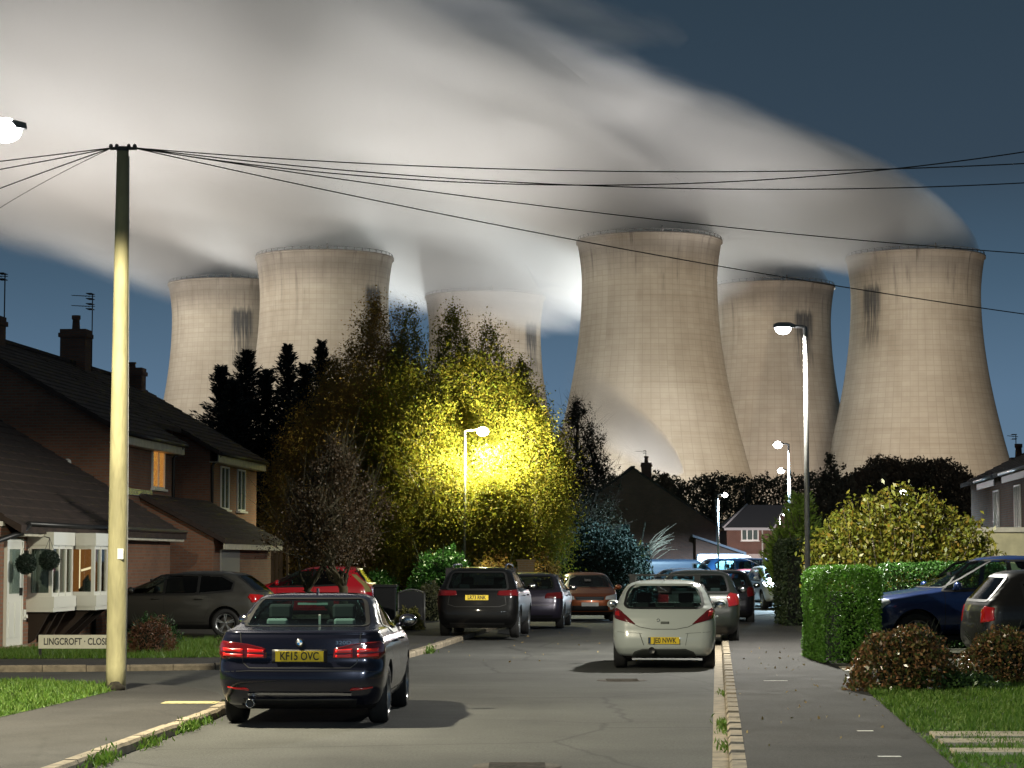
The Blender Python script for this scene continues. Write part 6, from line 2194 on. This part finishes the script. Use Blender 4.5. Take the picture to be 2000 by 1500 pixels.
# --- 1: dark saloon, left foreground
def rear_saloon(root, S, pm):
    for s in (-1, 1):
        mb = MB()
        S.patch(mb, 'R', [(s * .36, .74), (s * .375, .855), (s * .60, .905), (s * .88, .93), (s * 1.02, .88), (s * 1.02, .80), (s * .86, .735)], .014, 12, 16)
        t = mb.build("taillight", M_redd, root)
        for z0, z1 in ((.755, .785), (.805, .84)):
            mb = MB()
            S.patch(mb, 'R', [(s * .385, z0), (s * .39, z1), (s * .57, z1 + .008), (s * .57, z0)], .019, 4, 8)
            S.patch(mb, 'R', [(s * .62, z0), (s * .62, z1 + .012), (s * .86, z1 + .02), (s * .86, z0 + .006)], .019, 4, 8)
            mb.build("light_bar", mat("red_reflector", (.85, .015, .012), .25, coat=1.0), t)
        mb = MB(); S.patch(mb, 'R', [(s * .55, .405), (s * .55, .43), (s * .80, .445), (s * .80, .425)], .012, 3, 8); mb.build("reflector", M_red, root)
    mb = MB()
    S.strip(mb, 'R', [(-.66, 1.03), (-.62, .70), (-.55, .645), (.55, .645), (.62, .70), (.66, 1.03)], .011, .002)
    S.strip(mb, 'R', [(-.86, .60), (-.55, .615), (.55, .615), (.86, .60)], .010, .002)
    mb.build("boot_seam", M_trim, root, recalc=False)
    mb = MB(); S.patch(mb, 'R', [(-.30, .70), (-.30, .842), (.30, .842), (.30, .70)], .002, 4, 8); mb.build("plate_recess", M_trim, root)
    mb = MB(); S.strip(mb, 'R', [(-.56, .365), (-.4, .372), (.4, .372), (.56, .365)], .03, .014); mb.build("bumper_trim", mat("satin_strip", (.32, .32, .35), .25, .9), root, recalc=False)
    mb = MB(); S.patch(mb, 'R', [(-.60, .215), (-.62, .31), (.62, .31), (.60, .215)], .006, 5, 12); mb.build("diffuser", M_trim, root)
    mb = MB()
    M = Matrix.Translation((-.53, .03, .265)) @ Matrix.Rotation(R(90), 4, 'X')
    mb.lathe([(.040, -.2), (.043, .02), (.047, .02), (.047, -.2)], 20, 0, M)
    mb.build("exhaust", M_chrome, root)
    mb = MB(); mb.lathe([(0, .0), (.040, .0)], 20, 0, Matrix.Translation((-.53, .06, .265)) @ Matrix.Rotation(R(90), 4, 'X')); mb.build("exhaust_bore", M_black, root)
    # roundel and script
    p = S.pt('R', 0, .915); n = Vector(S.nrm('R', 0, .915))
    M = Matrix.Translation(Vector(p) + n * .004) @ n.to_track_quat('Z', 'Y').to_matrix().to_4x4()
    mb = MB(); mb.lathe([(0, .004), (.043, .004), (.044, 0)], 28, 0, M); bd = mb.build("badge", mat("badge_rim", (.05, .05, .055), .2, .5), root)
    for k in range(4):
        mb = MB()
        a = [(.028 * math.cos(R(90 * k + 90 * j / 6)), .028 * math.sin(R(90 * k + 90 * j / 6)), .0045) for j in range(7)]
        mb.prism([(0, 0, .0045)] + a, (0, 0, .002), 0, M)
        mb.build("badge_quarter", mat("badge_white", (.85, .85, .85), .3) if k % 2 else mat("badge_blue", (.05, .22, .55), .3), bd)
    p = S.pt('R', .50, .925); n = Vector(S.nrm('R', .50, .925))
    M = Matrix.Translation(Vector(p) + n * .004) @ Matrix.Rotation(math.atan2(n.x, -n.y), 4, 'Z') @ Matrix.Rotation(R(86), 4, 'X')
    text_mesh("model_script", "320D", .052, M_chrome, root, M @ Matrix.Translation((-.03, -.012, 0)), .003, sx=1.5)
    # fin, third brake light, roof edge
    mb = MB(); mb.prism([(0, 1.62, 1.415), (0, 1.80, 1.425), (0, 1.74, 1.455), (0, 1.66, 1.485), (0, 1.64, 1.48)], (.022, 0, 0)); mb.build("aerial_fin", pm, root)
    mb = MB(); mb.box(-.17, .17, 1.27, 1.29, 1.30, 1.325); mb.build("brake_light", mat("pale_lens", (.35, .5, .45), .2), root)
    mb = MB(); mb.box(.11, .135, .88, .90, 1.08, 1.20); mb.build("dash_bottle", M_upvc, root)


A1 = -math.atan(.028)
x0_, y0_ = (588 - 1000) / F * 25.0 / math.cos(PITCH), 24.98
car("dark_saloon", "dark blue-black saloon with lit-looking red tail lamps parked nearest, left foreground", "car", 'sedan', paint("midnight", (.012, .013, .028), .55, .25), place(x0_, y0_, A1, 4.62), A1, "KF15 OVC", rear_fn=rear_saloon, palehead=True, skirt=.24)


# --- 2: white hatchback
def rear_white(root, S, pm):
    for s in (-1, 1):
        mb = MB()
        S.patch(mb, 'R', [(s * .47, .745), (s * .56, .765), (s * .86, .84), (s * .93, .96), (s * .84, 1.01), (s * .72, .965), (s * .56, .83)], .016, 12, 10)
        t = mb.build("taillight", M_redd, root)
        mb = MB(); S.patch(mb, 'R', [(s * .74, .87), (s * .76, .955), (s * .86, .955), (s * .84, .88)], .021, 5, 5); mb.build("light_bar", M_red, t)
    mb = MB()
    S.strip(mb, 'R', [(-.62, .80), (-.40, .70), (-.2, .665), (.2, .665), (.40, .70), (.62, .80)], .012, .003)
    S.strip(mb, 'R', [(-.80, .62), (-.42, .60), (-.36, .59)], .006, .002); S.strip(mb, 'R', [(.80, .62), (.42, .60), (.36, .59)], .006, .002)
    S.strip(mb, 'R', [(-.40, .60), (-.33, .40)], .014, .003)
    S.strip(mb, 'R', [(.40, .60), (.36, .40)], .008, .003)
    mb.build("tailgate_seam", mat("seam_grey", (.10, .11, .10), .7), root, recalc=False)
    mb = MB(); S.patch(mb, 'R', [(-.50, .29), (-.36, .345), (.36, .345), (.50, .29), (.55, .19), (-.55, .19)], .010, 6, 12); mb.build("bumper_skirt", mat("dark_skirt", (.035, .04, .038), .6), root)
    M = Matrix.Translation((-.20, .0, .315)) @ Matrix.Rotation(R(90), 4, 'X')
    mb = MB(); mb.lathe([(0, .005), (.05, .005), (.058, .012), (.058, -.05)], 18, 0, M); mb.build("tow_hook_cover", M_black, root)
    # spoiler, wiper hub, badge, roof rack
    mb = MB()
    q = [S.pt('R', a, 1.40) for a in (-.5, -.25, 0, .25, .5)]
    top = [p + np.array([0, -.10, .015]) for p in q] 
    mb.add([*q, *top, *[p + np.array([0, -.085, -.02]) for p in q]], [(i, i + 1, 6 + i, 5 + i) for i in range(4)] + [(5 + i, 6 + i, 11 + i, 10 + i) for i in range(4)] + [(10 + i, 11 + i, i + 1, i) for i in range(4)])
    mb.build("spoiler", pm, root)
    mb = MB(); S.patch(mb, 'R', [(-.10, 1.26), (-.13, 1.36), (.13, 1.36), (.10, 1.26)], .016, 4, 6)
    mb.build("wiper_hub", M_trim, root)
    p0, p1 = S.pt('R', .05, 1.29), S.pt('R', -.10, 1.385)
    mb = MB(); mb.tube([p0 + np.array([0, -.03, 0]), p1 + np.array([-.06, -.03, 0.02])], .010, 6); mb.build("wiper", M_chrome, root)
    mb = MB(); S.patch(mb, 'R', [(-.05, .75), (-.05, .79), (.09, .79), (.09, .75)], .006, 3, 5); mb.build("tailgate_handle", mat("seam_grey", (.10, .11, .10), .7), root)
    p = S.pt('R', 0, .81); n = Vector(S.nrm('R', 0, .81))
    mb = MB(); mb.lathe([(.020, .006), (.027, .006), (.029, 0)], 20, 0, Matrix.Translation(Vector(p) + n * .003 + Vector((-.09, 0, .0))) @ n.to_track_quat('Z', 'Y').to_matrix().to_4x4()); mb.build("badge", M_chrome, root)
    mb = MB(); mb.tube([(0, .78, 1.45), (0, .62, 1.56)], .006, 5); mb.build("roof_aerial", M_black, root)
    for yy in (1.15, 1.95):
        mb = MB(); mb.box(-.62, .62, yy - .03, yy + .03, 1.535, 1.565)
        for s in (-1, 1):
            mb.prism([(s * .60, yy - .05, 1.545), (s * .50, yy - .05, 1.545), (s * .50, yy - .05, 1.43), (s * .60, yy - .05, 1.36)], (0, .1, 0))
        mb.build("roof_bar", M_trim, root)


A2 = -math.atan(.085)
x0_ = (1293 - 1000) / F * 38.5 / math.cos(PITCH)
car("white_hatchback", "white hatchback with black roof bars and a yellow plate, parked at the right kerb", "car", 'hatch', mat("paint_white", (.46, .50, .48), .3, 0, coat=1.0), place(x0_, 38.4, A2, 4.0), A2, "JE0 NWK", rear_fn=rear_white, skirt=.22)

# --- 3: black SUV half on the left pavement
A3 = -math.atan(.09)
q = P(931, 1175, 52)
car("black_suv", "big black off-roader with chrome roof rails, half up on the left pavement", "car", 'suv', paint("black", (.0035, .0035, .004), 0, .45, .4), place(q.x, 51.9, A3, 4.45) + Vector((0, 0, .05)), A3, "LR73 RNK", rails=True, glass=glass_mat("suv_glass", (.25, .34, .33)), lampm=M_redd, plate_z=.92)
# --- 4
q = P(1030, 1200, 60)
car("dark_hatchback", "dark grey hatchback parked directly ahead of the black off-roader", "car", 'estate', paint("dusk", (.035, .03, .05), .4, .3), place(.42, 60.2, A3, 4.5) + Vector((0, 0, .02)), A3, None, lampm=M_redd, rear=False)
# --- 5 orange, facing the viewer
A5 = math.pi + .02
q = P(1150, 1210, 68.5)
car("orange_hatchback", "small copper-orange hatchback facing the viewer, beyond the black cars", "car", 'hatch', paint("copper", (.33, .09, .03), .4, .35), Vector((q.x, 68.5 + 2, 0)), A5, None, rear=False, front=True, lamps=None, scale=(.97, .97, .98))
# --- right row beyond the white hatchback
q = P(1352, 1240, 49.5)
car("dark_green_hatchback", "dark green-grey hatchback close ahead of the white hatchback, red lamp showing", "car", 'estate', paint("bottle", (.008, .010, .008), .1, .35, .3), place(3.92, 48.8, A3, 4.5) + Vector((0, 0, .04)), A3, None, lamps='tall', rear=False, scale=(.98, 1, 1.06), lampm=M_redd)
car("dark_blue_hatchback", "dark hatchback with cyan glints in its rear window, second ahead of the white hatchback", "car", 'hatch', paint("ink", (.014, .014, .02), .4, .3), place(5.86, 64, A3, 4.0) + Vector((0, 0, .04)), A3, None, lamps='tall', rear=False, scale=(1.0, 1, 1.02), lampm=M_redd)
# --- far end
q = P(1476, 1185, 90)
car("red_car", "small dark red car between the dark hatchback and the silver off-roader", "car", 'hatch', paint("maroon", (.30, .02, .04), .3, .35), Vector((q.x, 92, 0)), A3, None, lamps='tall', rear=False, detail=False)
q = P(1527, 1190, 85)
sv, _s = car("silver_suv", "silver off-roader with blazing headlights facing the viewer by the dark conifer hedge", "car", 'suv', paint("silver", (.5, .52, .54), .6, .3), Vector((q.x + .1, 87, 0)), math.pi + .1, None, rear=False, front=True, lamps=None, headlit=True, detail=False)
for s in (-1, 1):
    lamp("headlight_beam", 'SPOT', (s * .7, 2.3, .95), 500, (.75, .9, 1), (s * .9, 12, .2), 90, .6, .08, sv)
q = P(1330, 1112, 98)
car("blue_van", "dark blue-lit van standing across the road's end behind the white hatchback", "van", 'van', paint("navyvan", (.015, .028, .05), .0, .5, .2), Vector((q.x, 99, 0)), R(-62), None, lamps=None, rear=False, front=True, detail=False, scale=(1, 1, .98))
q = P(1462, 1110, 106)
car("blue_suv", "blue-lit tall car side-on beyond the red car with a bright glint on its flank", "car", 'suv', paint("blue", (.06, .24, .62), .3, .3), Vector((q.x, 108, 0)), R(-80), None, lamps=None, rear=False, front=True, detail=False, scale=(1.05, 1.05, 1.2))
q = P(1515, 1110, 112)
car("blue_suv", "second blue-lit tall car, half behind the dark conifer hedge at the road's end", "car", 'suv', paint("blue", (.06, .24, .62)), Vector((q.x, 113, 0)), R(-100), None, lamps=None, rear=False, front=True, detail=False, scale=(1.05, 1.05, 1.2))
q = P(1445, 1090, 132)
car("pale_van", "pale van with small dark windows in front of the far brick house", "van", 'van', paint("pale", (.45, .5, .55), .1, .4), Vector((q.x, 134, 0)), R(-95), None, lamps=None, rear=False, front=True, detail=False, scale=(1, 1, 1.15))
q = P(1385, 1120, 92)
car("estate_car", "dark estate car with a pale lit roof edge beyond the dark green hatchback", "car", 'estate', paint("slate", (.05, .06, .08), .4, .3), Vector((q.x, 95, 0)), R(-70), None, lamps=None, rear=False, front=True, detail=False, scale=(1, 1, 1.02))
# --- left driveway
q = P(515, 1240, 55.0)
car("grey_estate", "dusty grey estate car side-on in the driveway left of the dark saloon", "car", 'estate', paint("dustgrey", (.035, .034, .031), .1, .5, .4), Vector((P(515, 1240, 51).x - 2.1, 52, .1)), R(82), None, glass=M_glassd, rear=False)
q = P(740, 1180, 66)
car("red_hatchback", "bright red hatchback behind the small purple-leaved tree", "car", 'hatch', paint("red", (.75, .012, .03), 0, .3), Vector((q.x - 1.95, 66, .1)), R(84), None, glass=M_glassd, lamps='pillar', rear=False, scale=(1, 1, 1.05), lampm=mat("amber_lens", (.5, .42, .16), .2, coat=1))
# --- right driveway
q = P(1690, 1200, 42)
car("blue_pickup", "dark blue pickup truck pointing left in the right-hand driveway", "pickup truck", 'pickup', paint("deepblue", (.012, .035, .14), .4, .3), Vector((q.x + 2.36, 42.2, .1)), R(97), None, lamps=None, rear=False, front=True)
q = P(1900, 1200, 36.5)
car("dark_hatchback", "dark hatchback with its rear towards the blue pickup's front wheel, right edge", "car", 'suv', paint("brownblack", (.007, .006, .005), .1, .35, .3), Vector((q.x + 2.25, 37.2, .1)), R(-88), None, glass=glass_mat("suv_glass", (.25, .34, .33)), lamps='tall', rear=False, scale=(1, 1, .97))
